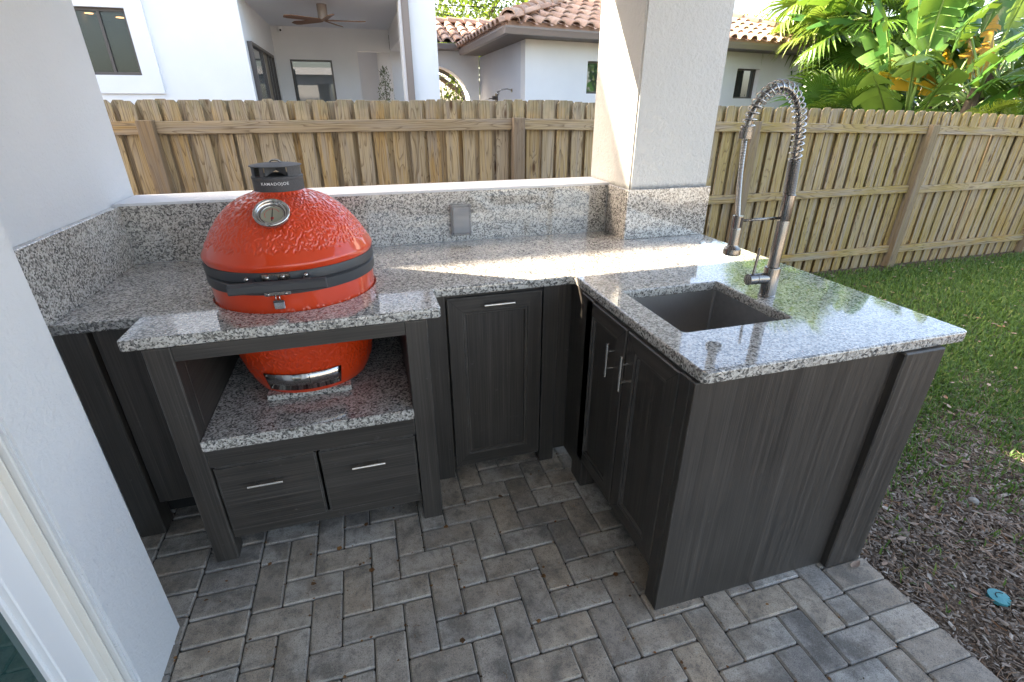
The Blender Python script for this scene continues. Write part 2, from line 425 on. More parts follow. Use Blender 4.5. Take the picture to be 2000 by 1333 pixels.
def raw(name, V, F, mat, parent=None, smooth=False):
    me = bpy.data.meshes.new(name)
    me.vertices.add(len(V)); me.vertices.foreach_set('co', np.asarray(V, np.float32).ravel())
    F = np.asarray(F, np.int32); k = F.shape[1]
    me.loops.add(F.size); me.loops.foreach_set('vertex_index', F.ravel())
    me.polygons.add(len(F)); me.polygons.foreach_set('loop_start', np.arange(0, F.size, k, dtype=np.int32))
    me.polygons.foreach_set('loop_total', np.full(len(F), k, np.int32))
    if smooth: me.polygons.foreach_set('use_smooth', np.ones(len(F), bool))
    me.materials.append(mat); me.update(calc_edges=True); me.validate()
    return link(name, me, parent)

H = .92
# ------------------------------------------------------------------ ground and patio
GZ = -.06
def ground_z(x, y):
    return GZ-.07*np.clip((y-.2)/1.3, 0, 1)-.01*np.clip((x-3)/4, 0, 1)
gx = np.concatenate([[-250, -80, -20, -6], np.linspace(-2, 12, 71), [16, 30, 80, 250]])
gy = np.concatenate([[-250, -80, -20, -8], np.linspace(-5, 3, 41), [6, 14, 30, 80, 250]])
GX, GY = np.meshgrid(gx, gy); GZv = ground_z(GX, GY)
fine = (GX > 2.7) & (GX < 9) & (GY > -4) & (GY < 1.6)
GZv = GZv+np.where(fine, rng.normal(0, .006, GX.shape), 0)
V = np.stack([GX, GY, GZv], -1).reshape(-1, 3); nx = len(gx)
F = [(j*nx+i, j*nx+i+1, (j+1)*nx+i+1, (j+1)*nx+i) for j in range(len(gy)-1) for i in range(nx-1)]
structure(raw('ground', V, F, M['soil'], None, True), 'bare brown earth under the lawn and mulch', 'ground')

patio = B(-.6, -6, -.10, 2.634, .3, -.012).build('patio', M['sand'])
structure(patio, 'grey herringbone paved patio floor with a soldier course along its edge', 'patio')
P0 = .0993; X0, Y0 = 2.436, -1.5616          # lattice: right boundary, a brick top
def brick_mesh(name, w, l):
    return MB().box(-w/2, -l/2, -.05, w/2, l/2, 0).mesh(name, M['paver'], False, .0055, 1)
jt = .0035
bm_full = brick_mesh('paver', P0*2-jt, P0-jt); bm_half = brick_mesh('half_paver', P0-jt, P0-jt); bm_sold = brick_mesh('edge_paver', .193-jt, .0965-jt)
rest = MB()
def put_brick(cx, cy, me, rot, near):
    if near:
        o = link('paver', me, patio, None, (cx, cy, random.uniform(-.0012, .0012)), (random.gauss(0, .004), random.gauss(0, .004), rot+random.gauss(0, .004)))
    else:
        dx, dy = (me['w']/2, me['l']/2) if abs(rot) < .1 else (me['l']/2, me['w']/2)
        rest.box(cx-dx, cy-dy, -.05, cx+dx, cy+dy, 0)
for me, w, l in ((bm_full, P0*2-jt, P0-jt), (bm_half, P0-jt, P0-jt), (bm_sold, .193-jt, .0965-jt)): me['w'] = w; me['l'] = l
# V bricks: column c, rows r with (c-r) mod 4 in (1,2); brick top lattice c = i, rows i-1 and i-2.  column 0 is the last column left of the boundary
OFF = 2   # the upright brick Q1 sits two columns left of the boundary
def isV(c, r): return (c-r) % 4 in (1, 2)
seen = set()
for c in range(-20, 0):
    for r in range(-46, 20):
        if (c, r) in seen: continue
        i = c+OFF
        k = (i-r) % 4
        xc = X0+(c+.5)*P0; yc = Y0+(r+.5)*P0
        vis = lambda x, y: (.1 < x < 2.5 and -2.06 < y < -.45)
        if k in (1, 2):
            if k == 1:      # upper cell of an upright brick, lower is r-1
                seen.add((c, r)); seen.add((c, r-1))
                put_brick(xc, yc-P0/2, bm_full, math.pi/2, vis(xc, yc-P0/2))
            else:
                if (c, r+1) not in seen:
                    seen.add((c, r)); seen.add((c, r+1)); put_brick(xc, yc+P0/2, bm_full, math.pi/2, vis(xc, yc+P0/2))
        else:
            if k == 3:
                seen.add((c, r))
                if c+1 < 0: seen.add((c+1, r)); put_brick(xc+P0/2, yc, bm_full, 0, vis(xc+P0/2, yc))
                else: put_brick(xc, yc, bm_half, 0, vis(xc, yc))
            else:
                if (c-1, r) not in seen: seen.add((c, r)); put_brick(xc, yc, bm_half, 0, vis(xc, yc))
for k in range(-44, 20):
    y = -1.653+.0965*(k+.5)
    put_brick(X0+.097, y, bm_sold, 0, -2.3 < y < -1.4)
    y2 = -.941-.0990*(k+.5)
    if y2 < .2:
        put_brick(X0-20*P0-.097, y2, bm_sold, 0, -1.75 < y2 < -.45)
        put_brick(X0-20*P0-.485, y2-.02, bm_sold, 0, -1.2 < y2 < -.45)
        put_brick(X0-20*P0-.291, y2+.03, bm_sold, 0, -1.2 < y2 < -.45)
stuff(rest.build('paver_field', M['paver'], patio))
structure(B(-8, -16, -.10, 16, -6.02, -.005).build('bounce_deck', M['deck']), 'pale concrete deck added out of view behind the patio to bounce sunlight in', 'deck')  # added unseen slab, throws warm sunlight back under the patio roof
# rusty crumbs in the joints
mb = MB()
for _ in range(330):
    c = random.randint(-22, -1); r = random.randint(-5, 10)
    if random.random() < .5: x = X0+c*P0+random.gauss(0, .003); y = Y0+(r+random.random())*P0
    else: x = X0+(c+random.random())*P0; y = Y0+r*P0+random.gauss(0, .003)
    s = random.choice([.003, .004, .006]) if random.random() < .93 else .011
    a = random.random()*6.28; n = 5
    vs = [(x+s*random.uniform(.6, 1.3)*math.cos(a+2*math.pi*k/n), y+s*random.uniform(.5, 1.1)*math.sin(a+2*math.pi*k/n), .001+random.uniform(0, .003)) for k in range(n)]
    mb.add(vs, [tuple(range(n))])
for _ in range(60):
    x, y = random.uniform(.4, 2.4), random.uniform(-1.95, -.75); a = random.random()*6.28; L = random.uniform(.008, .022)
    mb.tube([(x, y, .003), (x+L*.5*math.cos(a), y+L*.5*math.sin(a), .004), (x+L*math.cos(a+.5), y+L*math.sin(a+.5), .003)], .0007, 4)
stuff(mb.build('leaf_debris', M['debris']), 'rusty leaf crumbs caught in the paver joints', 'leaf debris')

# ------------------------------------------------------------------ own house: wall, pilaster, door, half wall, column, roof
hw = thing('house_wall', 'white stucco house wall left of the grill counter, with a thicker pier beside the door', 'wall', (-.03, -.3, 0))
B(-3, -1.142, -.1, -.03, .27, 2.5).build('wall', M['stucco'], hw, False, .006, 2)
B(-3, -1.3955, -.1, .237, -1.142, 2.5).build('pier', M['stucco'], hw, False, .006, 2)
dr = thing('sliding_door', 'white framed sliding glass door at the left edge beside the stucco pier', 'door', (.2, -1.6, 0))
B(-.1, -1.4035, 0, .226, -1.3955, 2.4).build('jamb', M['frame_grey'], dr, False, .002)
B(-.1, -1.4040, 0, .16, -1.4065, 2.4).build('gasket', M['black'], dr)
B(-.1, -1.4065, 0, .214, -1.411, 2.4).build('jamb_edge', M['frame_cream'], dr, False, .001)
B(-.1, -1.411, 0, .199, -1.430, 2.4).build('door_frame', M['frame_cream'], dr, False, .002)
B(-.1, -1.430, .02, .184, -1.5085, 2.35).build('stile', M['frame_white'], dr, False, .003)
B(-.1, -1.5085, .02, .170, -1.518, 2.35).build('glazing_bead', M['frame_white'], dr, False, .002)
B(.1, -2.5, .02, .160, -1.518, 2.35).build('pane', M['glass_teal'], dr)
B(-.1, -3.4, 0, .21, -2.5, 2.4).build('side_panel', M['frame_white'], dr)
B(-3, -6, -.1, .2, -3.4, 2.5).build('wall', M['stucco'], hw)
B(-3, -3.4, 2.4, .2, -1.3955, 2.5).build('lintel', M['stucco'], hw)
half = B(-.03, .004, -.1, 2.26, .27, 1.172).build('half_wall', M['stucco'], None, False, .006, 2)
tag(half, 'low white stucco wall behind the granite splash, its ledge in view', 'wall')
col = B(2.252, -.205, -.1, 2.697, .262, 2.25).build('column', M['stucco_col'], None, False, .008, 2)
tag(col, 'square cream stucco column standing on the counter at its right end', 'column')
rf = thing('patio_roof', 'flat stuccoed patio roof and beam over the kitchen, above the picture', 'roof', (1, -2, 2.5))
B(-3, -4.7, 2.5, 2.72, .5, 2.7).build('ceiling', M['ceiling'], rf)
B(-.03, -.2, 2.25, 2.72, .27, 2.5).build('beam', M['stucco'], rf)

# ------------------------------------------------------------------ fence
FY = 1.70
fence = thing('wooden_fence', 'weathered pine board fence with dog-ear pickets running behind the patio', 'fence', (4, FY, -.1))
def picket_mesh(w, h, t=.016):
    c = .026
    poly = [(-w/2, 0), (w/2, 0), (w/2, h-c), (w/2-c*.8, h), (-w/2+c*.8, h), (-w/2, h-c)]
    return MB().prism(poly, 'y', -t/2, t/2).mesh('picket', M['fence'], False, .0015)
def top_z(x):
    if x < 2.4: return 1.585
    return 1.585-.022*(x-2.4) if x < 6.7 else 1.49-.03*(x-6.7)
pm = [picket_mesh(w, 1.72) for w in (.099, .102, .096)]
k = 0
while True:
    x = -.90+.1345*k; k += 1
    if x > 10.3: break
    for (dx, dy) in ((.048, 0.0), (.048+.0672, .036)):
        xx = x+dx+random.gauss(0, .0025)
        h = top_z(xx)+random.gauss(0, .004)
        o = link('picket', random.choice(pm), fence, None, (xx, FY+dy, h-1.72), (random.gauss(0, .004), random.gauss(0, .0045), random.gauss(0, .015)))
posts = [-.345, 2.237, 4.50, 6.72, 8.93, 11.2]
rm = {}
def long_mesh(L, a, b, name):
    return MB().box(-a/2, -b/2, 0, a/2, b/2, L).mesh(name, M['post'] if name == 'post' else M['fence'], False, .003)
for px in posts:
    t = top_z(px)-.125
    o = link('post', long_mesh(t+.35, .094, .085, 'post'), fence, None, (px, FY-.055, -.35), (0, 0, random.gauss(0, .01)))
ends = [-2.9]+posts
for i in range(len(ends)-1):
    a, b = ends[i]+.047, ends[i+1]-.047
    for z, hh in ((None, .082), (.725, .078), (.062, .078)):
        za = (top_z(a)-.172 if z is None else z-(.012 if i > 3 else 0)); zb = (top_z(b)-.172 if z is None else z-(.012 if i > 3 else 0))
        L = math.hypot(b-a, zb-za)
        o = link('rail', long_mesh(L, hh, .036, 'rail'), fence, None, (a, FY-.027, za), (0, math.pi/2-math.atan2(zb-za, b-a), 0))

# ------------------------------------------------------------------ counter
def flat(name, outline, holes, z0, z1, mat, parent, bev=.007):
    cu = bpy.data.curves.new(name, 'CURVE'); cu.dimensions = '2D'; cu.fill_mode = 'BOTH'
    cu.extrude = (z1-z0)/2-bev; cu.bevel_depth = bev; cu.bevel_resolution = 2; cu.offset = -bev
    for pts in [outline]+holes:
        sp = cu.splines.new('POLY'); sp.points.add(len(pts)-1)
        for q, (x, y) in zip(sp.points, pts): q.co = (x, y, 0, 1)
        sp.use_cyclic_u = True
    tmp = bpy.data.objects.new('tmp', cu); COL.objects.link(tmp)
    dg = bpy.context.evaluated_depsgraph_get()
    me = bpy.data.meshes.new_from_object(tmp.evaluated_get(dg)); bpy.data.objects.remove(tmp)
    me.transform(Matrix.Translation((0, 0, (z0+z1)/2))); me.materials.clear(); me.materials.append(mat)
    return link(name, me, parent)
def rounded(pts):
    out = []
    n = len(pts)
    for i, (x, y, r) in enumerate(pts):
        if r == 0: out.append((x, y)); continue
        p = Vector((x, y)); a = (Vector(pts[i-1][:2])-p).normalized(); b = (Vector(pts[(i+1) % n][:2])-p).normalized()
        s = p+a*r; e = p+b*r; c = p+a*r+b*r
        for q in range(6):
            t = q/5; v = (s-c)*math.cos(t*math.pi/2)+(e-c)*math.sin(t*math.pi/2); out.append(tuple(c+v))
    return out
counter = thing('granite_counter', 'speckled grey granite L-shaped counter with splash upstands', 'counter', (1.3, -.4, H))
KC = (.7045, -.5116); HR = .2855
outl = rounded([(-.028, .002, 0), (-.028, -.713, 0), (.239, -.713, .0), (.239, -.905, .016), (1.192, -.905, .016), (1.192, -.705, .012), (1.766, -.705, .018), (1.766, -1.55, .022), (2.704, -1.55, .022), (2.704, .002, 0)])
khole = [(KC[0]+HR*math.cos(-2*math.pi*k/96), KC[1]+HR*math.sin(-2*math.pi*k/96)) for k in range(96)]
SX0, SX1, SY0, SY1 = 1.865, 2.2665, -1.311, -.929
shole = rounded([(SX0, SY0, .012), (SX0, SY1, .012), (SX1, SY1, .012), (SX1, SY0, .012)])
flat('countertop', outl, [khole, shole], H-.036, H, M['granite'], counter, .006)
B(0, 0, H+.0005, 2.234, .003, 1.163).build('back_splash', M['granite'], counter)
B(-.0295, -.76, H+.0005, -.0005, .0, 1.163).build('side_splash', M['granite'], counter, False, .0015)
B(2.236, -.223, H+.0005, 2.7105, -.206, 1.166).build('column_splash', M['granite'], counter, False, .002)
B(2.236, -.2055, H+.0005, 2.2515, -.0005, 1.166).build('column_side_splash', M['granite'], counter, False, .0015)

# ------------------------------------------------------------------ outlet
ot = thing('outlet', 'weatherproof outlet under a clear bubble cover on the granite splash', 'outlet', (1.434, -.005, 1.03))
B(1.396, -.006, .962, 1.476, -.0003, 1.098).build('back_plate', M['frame_grey'], ot, False, .002)
B(1.420, -.012, .99, 1.453, -.0062, 1.075).build('receptacle', M['ivory'], ot, False, .003)
mb = MB()
for z in (1.013, 1.052): mb.box(1.428, -.0135, z-.006, 1.431, -.0122, z+.006); mb.box(1.441, -.0135, z-.005, 1.444, -.0122, z+.005)
mb.build('slots', M['black'], ot)
mb = MB()
for a in ((1.384, -.030, .953, 1.394, -.0003, 1.104), (1.478, -.030, .953, 1.487, -.0003, 1.104), (1.3945, -.030, 1.0945, 1.4775, -.0003, 1.104), (1.3945, -.030, .953, 1.4775, -.0003, .963)): mb.box(*a)
mb.build('cover_rim', M['cover'], ot, False, .003)
B(1.3945, -.036, .9635, 1.4775, -.031, 1.094).build('clear_cover', M['cover'], ot, False, .002)

# ------------------------------------------------------------------ cabinets
def handle(parent, p0, p1, out, stand=.026, r=.0055):
    p0, p1, out = Vector(p0), Vector(p1), Vector(out)
    mb = MB(); mb.tube([p0+out*stand, p1+out*stand], r, 14)
    d = (p1-p0)
    for t in (.24, .76): mb.tube([p0+d*t, p0+d*t+out*stand], r*.78, 10)
    return mb.build('handle', M['nickel'], parent, 'auto')
def panel_door(parent, frame, u0, u1, v0, v1, w=.07):
    """frame(u,v,d) -> point; d is how far it stands proud"""
    mb = MB(); T = .02
    def quad(a, b, c, d): mb.add([frame(*q) for q in (a, b, c, d)], [(0, 1, 2, 3)])
    ring = lambda k, d: [(u0+k, v0+k, d), (u1-k, v0+k, d), (u1-k, v1-k, d), (u0+k, v1-k, d)]
    R0, R1, R2, R3, R4 = ring(0, 0), ring(0, T-.003), ring(.003, T), ring(w-.012, T), ring(w-.008, T-.004)
    R5, R6 = ring(w, T-.004), ring(w+.004, T-.011)
    rings = [R0, R1, R2, R3, R4, R5, R6]
    for a, b in zip(rings, rings[1:]):
        for i in range(4):
            mb.cur = 1 if i in (0, 2) else 0
            quad(a[i], a[(i+1) % 4], b[(i+1) % 4], b[i])
    d = mb.build('door', [M['cab_z'], M['cab_x'] if abs(frame(0, 0, 1)[1]-frame(0, 0, 0)[1]) > .5 else M['cab_y']], parent)
    pb = MB(); pb.add([frame(*q) for q in R6], [(0, 1, 2, 3)]); pb.build('panel', M['cab_z'], d)
    # thin mitre grooves
    for i in range(4):
        a = Vector(frame(*R2[i])); b = Vector(frame(*R3[i])); nrm = Vector(frame(0, 0, 1))-Vector(frame(0, 0, 0)); s = (b-a).normalized().cross(nrm).normalized()*.0006
        MB().add([a-s+nrm*.0004, a+s+nrm*.0004, b+s+nrm*.0004, b-s+nrm*.0004], [(0, 1, 2, 3)]).build('mitre_joint', M['dark'], d)
    return d
ZU = H-.0365
# left cabinet
lc = thing('corner_cabinet', 'narrow charcoal wood cabinet between the house pier and the grill stand', 'cabinet', (.12, -.4, 0))
B(-.02, -.69, 0, .068, -.60, ZU).build('stile', M['cab_z'], lc, False, .003)
B(-.02, -.60, .15, .285, -.03, ZU).build('carcass', M['cab_z'], lc)
B(.0755, -.672, .14, .290, -.602, ZU).build('door', M['cab_z'], lc, False, .003)
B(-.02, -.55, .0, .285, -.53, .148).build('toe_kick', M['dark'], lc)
# grill stand
gs = thing('grill_stand', 'open charcoal wood stand holding the red grill over a granite shelf and two drawers', 'cabinet', (.72, -.5, 0))
for a, b in ((.295, .371), (1.066, 1.142)):
    B(a, -.9055, 0, b, -.830, ZU).build('leg', M['cab_z'], gs, False, .003)
    B(a+.003, -.13, 0, b-.003, -.06, ZU).build('leg', M['cab_z'], gs, False, .003)
B(.3715, -.9035, .834, 1.0655, -.862, ZU).build('top_rail', M['cab_x'], gs, False, .002)
B(.3715, -.9035, .424, 1.0655, -.862, .500).build('shelf_rail', M['cab_x'], gs, False, .002)
B(.3715, -.885, .085, 1.0655, -.852, .128).build('bottom_rail', M['cab_x'], gs, False, .002)
B(.335, -.8295, .06, .3705, -.1305, ZU).build('side_panel', M['cab_y'], gs)
B(1.0665, -.8295, .06, 1.102, -.1305, ZU).build('side_panel', M['cab_y'], gs)
B(.371, -.075, .06, 1.066, -.060, ZU).build('back_panel', M['cab_x'], gs)
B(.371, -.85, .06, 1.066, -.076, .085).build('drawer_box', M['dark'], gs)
B(.3705, -.918, .5005, 1.0665, -.0765, .542).build('granite_shelf', M['granite'], gs, False, .004, 2)
for u0, u1, ha in ((.377, .708, (.474, .590)), (.718, 1.061, (.825, .943))):
    dw = B(u0, -.904, .132, u1, -.862, .420).build('drawer', M['cab_x'], gs, False, .006, 2)
    handle(dw, (ha[0], -.904, .338), (ha[1], -.904, .338), (0, -1, 0))
# bin cabinet
bc = thing('pull_out_cabinet', 'charcoal wood cabinet with one tall panelled door in the inner corner', 'cabinet', (1.45, -.4, 0))
B(1.1435, -.69, 0, 1.236, -.63, ZU).build('stile', M['cab_z'], bc, False, .003)
B(1.640, -.69, 0, 1.708, -.62, ZU).build('stile', M['cab_z'], bc, False, .003)
B(1.7085, -.672, .05, 1.8, -.63, ZU).build('filler', M['cab_z'], bc)
B(1.11, -.629, .07, 1.8, -.03, ZU).build('carcass', M['cab_z'], bc)
B(1.2365, -.675, .86, 1.6395, -.63, ZU).build('top_rail', M['cab_x'], bc)
d = panel_door(bc, lambda u, v, d: (u, -.690-d+.02, v), 1.243, 1.634, .058, .868, .072)
handle(d, (1.386, -.690, .836), (1.510, -.690, .836), (0, -1, 0))
# sink cabinet
sc = thing('sink_cabinet', 'charcoal wood sink cabinet with two panelled doors and a plain end panel', 'cabinet', (2.2, -1.0, 0))
XF = 1.757
B(XF, -.905, 0, 1.83, -.80, ZU).build('stile', M['cab_z'], sc, False, .003)
B(XF+.012, -.799, .05, 1.83, -.673, ZU).build('filler', M['cab_z'], sc)
B(XF, -1.5145, 0, 1.80, -1.467, ZU).build('stile', M['cab_z'], sc, False, .003)
B(1.775, -1.466, .14, 2.6, -.906, .30).build('carcass', M['cab_z'], sc)
B(1.772, -1.466, .14, 1.786, -.906, ZU).build('face_frame', M['cab_z'], sc)
B(1.83, -.905, 0, 2.62, -.885, ZU).build('back_panel', M['cab_z'], sc)
B(2.60, -1.50, 0, 2.62, -.906, ZU).build('side_panel', M['cab_z'], sc)
for (y0, y1, hy) in ((-1.165, -.850, -1.095), (-1.464, -1.174, -1.197)):
    d = panel_door(sc, lambda u, v, d: (XF+.004-d+.02-.004, u, v), y0, y1, .137, .878, .068)
    handle(d, (XF-.001, hy, .672), (XF-.001, hy, .800), (-1, 0, 0))
B(XF-.001, -1.537, .004, 2.4485, -1.515, ZU).build('end_panel', M['cab_z'], sc, False, .002)
B(2.449, -1.562, 0, 2.606, -1.502, ZU).build('pilaster', M['cab_z'], sc, False, .004)

# ------------------------------------------------------------------ sink and faucet
sk = thing('sink', 'square stainless steel undermount sink in the granite counter', 'sink', (2.066, -1.12, .7))
mb = MB(); zt, zb = H-.037, .69; e = .006
i0, i1, j0, j1 = SX0-e, SX1+e, SY0-e, SY1+e
mb.add([(i0, j0, zt), (i1, j0, zt), (i1, j1, zt), (i0, j1, zt), (i0+.008, j0+.008, zb), (i1-.008, j0+.008, zb), (i1-.008, j1-.008, zb), (i0+.008, j1-.008, zb)],
       [(0, 1, 5, 4), (1, 2, 6, 5), (2, 3, 7, 6), (3, 0, 4, 7), (4, 5, 6, 7)])
mb.build('basin', M['sinksteel'], sk, False, .008, 3)
mb = MB(); mb.lathe([(.045, zb+.0015), (.043, zb+.004), (.03, zb+.002), (.001, zb+.001)], (2.066, -1.12), 24); mb.build('drain', M['chrome'], sk, True)

fx, fy = 2.334, -1.118
fc = thing('faucet', 'brushed steel spring neck faucet with pull-down spray head beside the sink', 'faucet', (fx, fy, H))
mb = MB(); mb.lathe([(.0290, H), (.0290, H+.005), (.0268, H+.008), (.0268, 1.022), (.0255, 1.027), (.0205, 1.029)], (fx, fy), 40, cap=True); mb.build('base', M['steel'], fc, 'auto')
mb = MB(); mb.lathe([(.0196, 1.028), (.0196, 1.186), (.0190, 1.188), (.0190, 1.190), (.0196, 1.192), (.0196, 1.272), (.016, 1.276)], (fx, fy), 36, cap=True); mb.build('column', M['steel'], fc, 'auto')
# hose arch: centre line in the plane of the base and the spray head
arch = [(fx-.004, 1.27), (fx-.008, 1.33), (fx-.014, 1.39), (fx-.020, 1.45), (fx-.032, 1.505), (fx-.058, 1.553), (fx-.095, 1.582), (fx-.135, 1.588), (fx-.172, 1.570), (fx-.198, 1.538), (fx-.212, 1.500), (fx-.217, 1.470)]
def spline(pts, n):
    P = np.array(pts, float); out = []
    P = np.vstack([2*P[0]-P[1], P, 2*P[-1]-P[-2]])
    for i in range(1, len(P)-2):
        for t in np.linspace(0, 1, n, endpoint=False):
            a, b, c, d = P[i-1], P[i], P[i+1], P[i+2]
            out.append(.5*((2*b)+(-a+c)*t+(2*a-5*b+4*c-d)*t*t+(-a+3*b-3*c+d)*t**3))
    out.append(P[-2]); return np.array(out)
ac = spline(arch, 14); seg = np.r_[0, np.cumsum(np.hypot(*np.diff(ac, axis=0).T))]; LT = seg[-1]
def arch_at(s): return np.interp(s, seg, ac[:, 0]), np.interp(s, seg, ac[:, 1])
mb = MB(); mb.tube([(x, fy, z) for x, z in ac[::3]], .0088, 12); mb.build('hose', M['steel'], fc, True)
def coil(s0, s1, turns, rad, wire, n=14):
    pts = []
    N = int(turns*n)
    for i in range(N+1):
        s = s0+(s1-s0)*i/N; x, z = arch_at(s); x2, z2 = arch_at(min(LT, s+.002)); x1, z1 = arch_at(max(0, s-.002))
        t = Vector((x2-x1, 0, z2-z1)).normalized(); nrm = Vector((0, 1, 0)); bi = t.cross(nrm)
        a = 2*math.pi*i/n; q = Vector((x, fy, z))+(nrm*math.cos(a)+bi*math.sin(a))*rad; pts.append(q)
    return MB().tube(pts, wire, 6)
s_d = .112
cm = coil(.004, s_d, 22, .0172, .0022); cm.build('tight_coil', M['steel'], fc, True)
coil(s_d, LT-.004, 23, .0186, .0027, 18).build('spring', M['chrome'], fc, True)
cx0 = fx-.217
mb = MB()
for z0, z1, r in ((1.478, 1.486, .0172), (1.470, 1.477, .0172), (1.448, 1.469, .0195)): mb.tube([(cx0, fy, z0), (cx0, fy, z1)], r, 28)
mb.build('collar', M['steel'], fc, 'auto')
hp = [(cx0, 1.45), (cx0+.006, 1.36), (cx0+.016, 1.28), (cx0+.030, 1.20)]
hpts = [Vector((x, fy, z)) for x, z in spline(hp, 40)]
mb = MB(); mb.tube(hpts, [.0080 if i % 2 else .0070 for i in range(len(hpts))], 12); mb.build('hose', M['nickel'], fc, False)
hx = cx0+.031
mb = MB(); mb.tube([(hx, fy, 1.178), (hx, fy, 1.215)], .0175, 28); mb.build('holder', M['steel'], fc, 'auto')
B(hx-.0035, fy-.019, 1.180, hx+.0035, fy-.0162, 1.212).build('holder_slot', M['black'], fc)
mb = MB(); mb.lathe([(.0145, 1.178), (.0168, 1.17), (.0168, 1.122), (.018, 1.116), (.0268, 1.107), (.0278, 1.100), (.0278, 1.090), (.025, 1.087), (.001, 1.087)], (hx, fy), 36); mb.build('spray_head', M['steel'], fc, 'auto')
mb = MB(); mb.tube([(hx+.0165, fy, 1.1985), (fx-.0185, fy, 1.1985)], .0044, 14); mb.build('support_arm', M['steel'], fc, True)
mb = MB(); mb.tube([(fx-.02, fy, .988), (fx-.062, fy, .990), (fx-.064, fy, .990)], .0195, 28); mb.tube([(fx-.0665, fy, .990), (fx-.097, fy, .990)], .0195, 28); mb.build('valve', M['steel'], fc, 'auto')
mb = MB(); mb.tube([(fx-.0645, fy, .990), (fx-.0665, fy, .990)], .0175, 24); mb.build('valve_seam', M['black'], fc)
mb = MB(); mb.tube([(fx-.078, fy, 1.010), (fx-.073, fy, 1.10)], .0048, 14); mb.build('lever', M['steel'], fc, 'auto')

# ------------------------------------------------------------------ kamado grill
kg = thing('kamado_grill', 'round red dimpled ceramic grill with black band set into the counter', 'grill', (KC[0], KC[1], .566))
def dimpled(prof, name, zones, nseeds, amp, n=860, rows=190):
    pz = np.array([q[1] for q in prof]); pr = np.array([q[0] for q in prof])
    # arc length resampling
    d = np.r_[0, np.cumsum(np.hypot(np.diff(pz), np.diff(pr)))]
    s = np.linspace(0, d[-1], rows); zz = np.interp(s, d, pz); rr = np.interp(s, d, pr)
    for _ in range(3):
        rr[1:-1] = (rr[:-2]+2*rr[1:-1]+rr[2:])/4; zz[1:-1] = (zz[:-2]+2*zz[1:-1]+zz[2:])/4
    th = np.linspace(0, 2*np.pi, n, endpoint=False)
    hgt = np.zeros((rows, n))
    s0, s1 = zones; placed = []
    tries = 0
    while len(placed) < nseeds and tries < nseeds*12:
        tries += 1
        u = rng.uniform(s0, s1)*d[-1]; r = np.interp(u, s, rr)
        if rng.random() > r/.29: continue
        a = rng.uniform(0, 2*np.pi)
        ok = True
        for (u2, a2, r2) in placed[-500:]:
            if (u2-u)**2+((a2-a)*r)**2 < .0118**2: ok = False; break
        if not ok: continue
        placed.append((u, a, r))
    for (u, a, r) in placed:
        ang = rng.uniform(-1.2, 1.2); L, W = .0125, .0042
        i0, i1 = np.searchsorted(s, [u-.016, u+.016]); ka = int(.017/r/(2*np.pi)*n)+1; kc = int(a/(2*np.pi)*n)
        ks = np.arange(kc-ka, kc+ka+1)
        du = (s[i0:i1]-u)[:, None]; da = ((ks*(2*np.pi/n)-a)*r)[None, :]
        p = du*np.cos(ang)+da*np.sin(ang); q = -du*np.sin(ang)+da*np.cos(ang)
        b = np.exp(-((p/(L*.62))**4+(q/(W*.72))**4))
        blk = hgt[i0:i1][:, ks % n]; hgt[i0:i1, ks % n] = np.maximum(blk, b)
    ds = np.gradient(s); nzr = np.gradient(rr)/ds; nzz = np.gradient(zz)/ds
    nr, nz = nzz, -nzr
    sgn = 1 if nr.mean() > 0 else -1
    Rr = rr[:, None]+sgn*nr[:, None]*hgt*amp; Zz = zz[:, None]+sgn*nz[:, None]*hgt*amp
    V = np.stack([KC[0]+Rr*np.cos(th), KC[1]+Rr*np.sin(th), Zz], -1).reshape(-1, 3)
    idx = np.arange(rows*n).reshape(rows, n); nxt = np.roll(idx, -1, 1)
    F = np.stack([idx[:-1], nxt[:-1], nxt[1:], idx[1:]], -1).reshape(-1, 4)
    return raw(name, V, F, M['kamado'], kg, True)
def smooth_prof(pts, n=10): return [tuple(q) for q in spline(pts, n)]
dome_prof = smooth_prof([(.2855, 1.056), (.2895, 1.066), (.2905, 1.078), (.2835, 1.092), (.2730, 1.110), (.259, 1.134), (.242, 1.161), (.2195, 1.190), (.195, 1.215), (.170, 1.235), (.145, 1.250), (.115, 1.262), (.095, 1.268)], 8)+[(.083, 1.276)]
dome = dimpled(dome_prof, 'lid', (.20, .97), 2000, -.0026)
low_prof = smooth_prof([(.01, .567), (.195, .567), (.214, .574), (.228, .600), (.241, .65), (.254, .70), (.265, .75), (.2735, .80), (.2795, .86), (.2825, .92), (.2835, .95), (.2845, .985)], 8)
body = dimpled(low_prof, 'body', (.42, .90), 2400, .0020, 760, 240)
mb = MB()
mb.lathe([(.282, .9815), (.2885, .9825), (.2895, .986), (.2895, 1.0165), (.287, 1.0185), (.282, 1.0190)], KC, 128); mb.build('lower_band', M['iron'], kg, 'auto')
mb = MB(); mb.lathe([(.282, 1.0245), (.287, 1.025), (.290, 1.0275), (.2905, 1.054), (.2885, 1.0575), (.2835, 1.058)], KC, 128); mb.build('upper_band', M['iron'], kg, 'auto')
mb = MB(); mb.lathe([(.2835, 1.0192), (.2875, 1.020), (.2845, 1.0217), (.2875, 1.0234), (.2835, 1.0243)], KC, 128); mb.build('gasket', M['castiron'], kg)
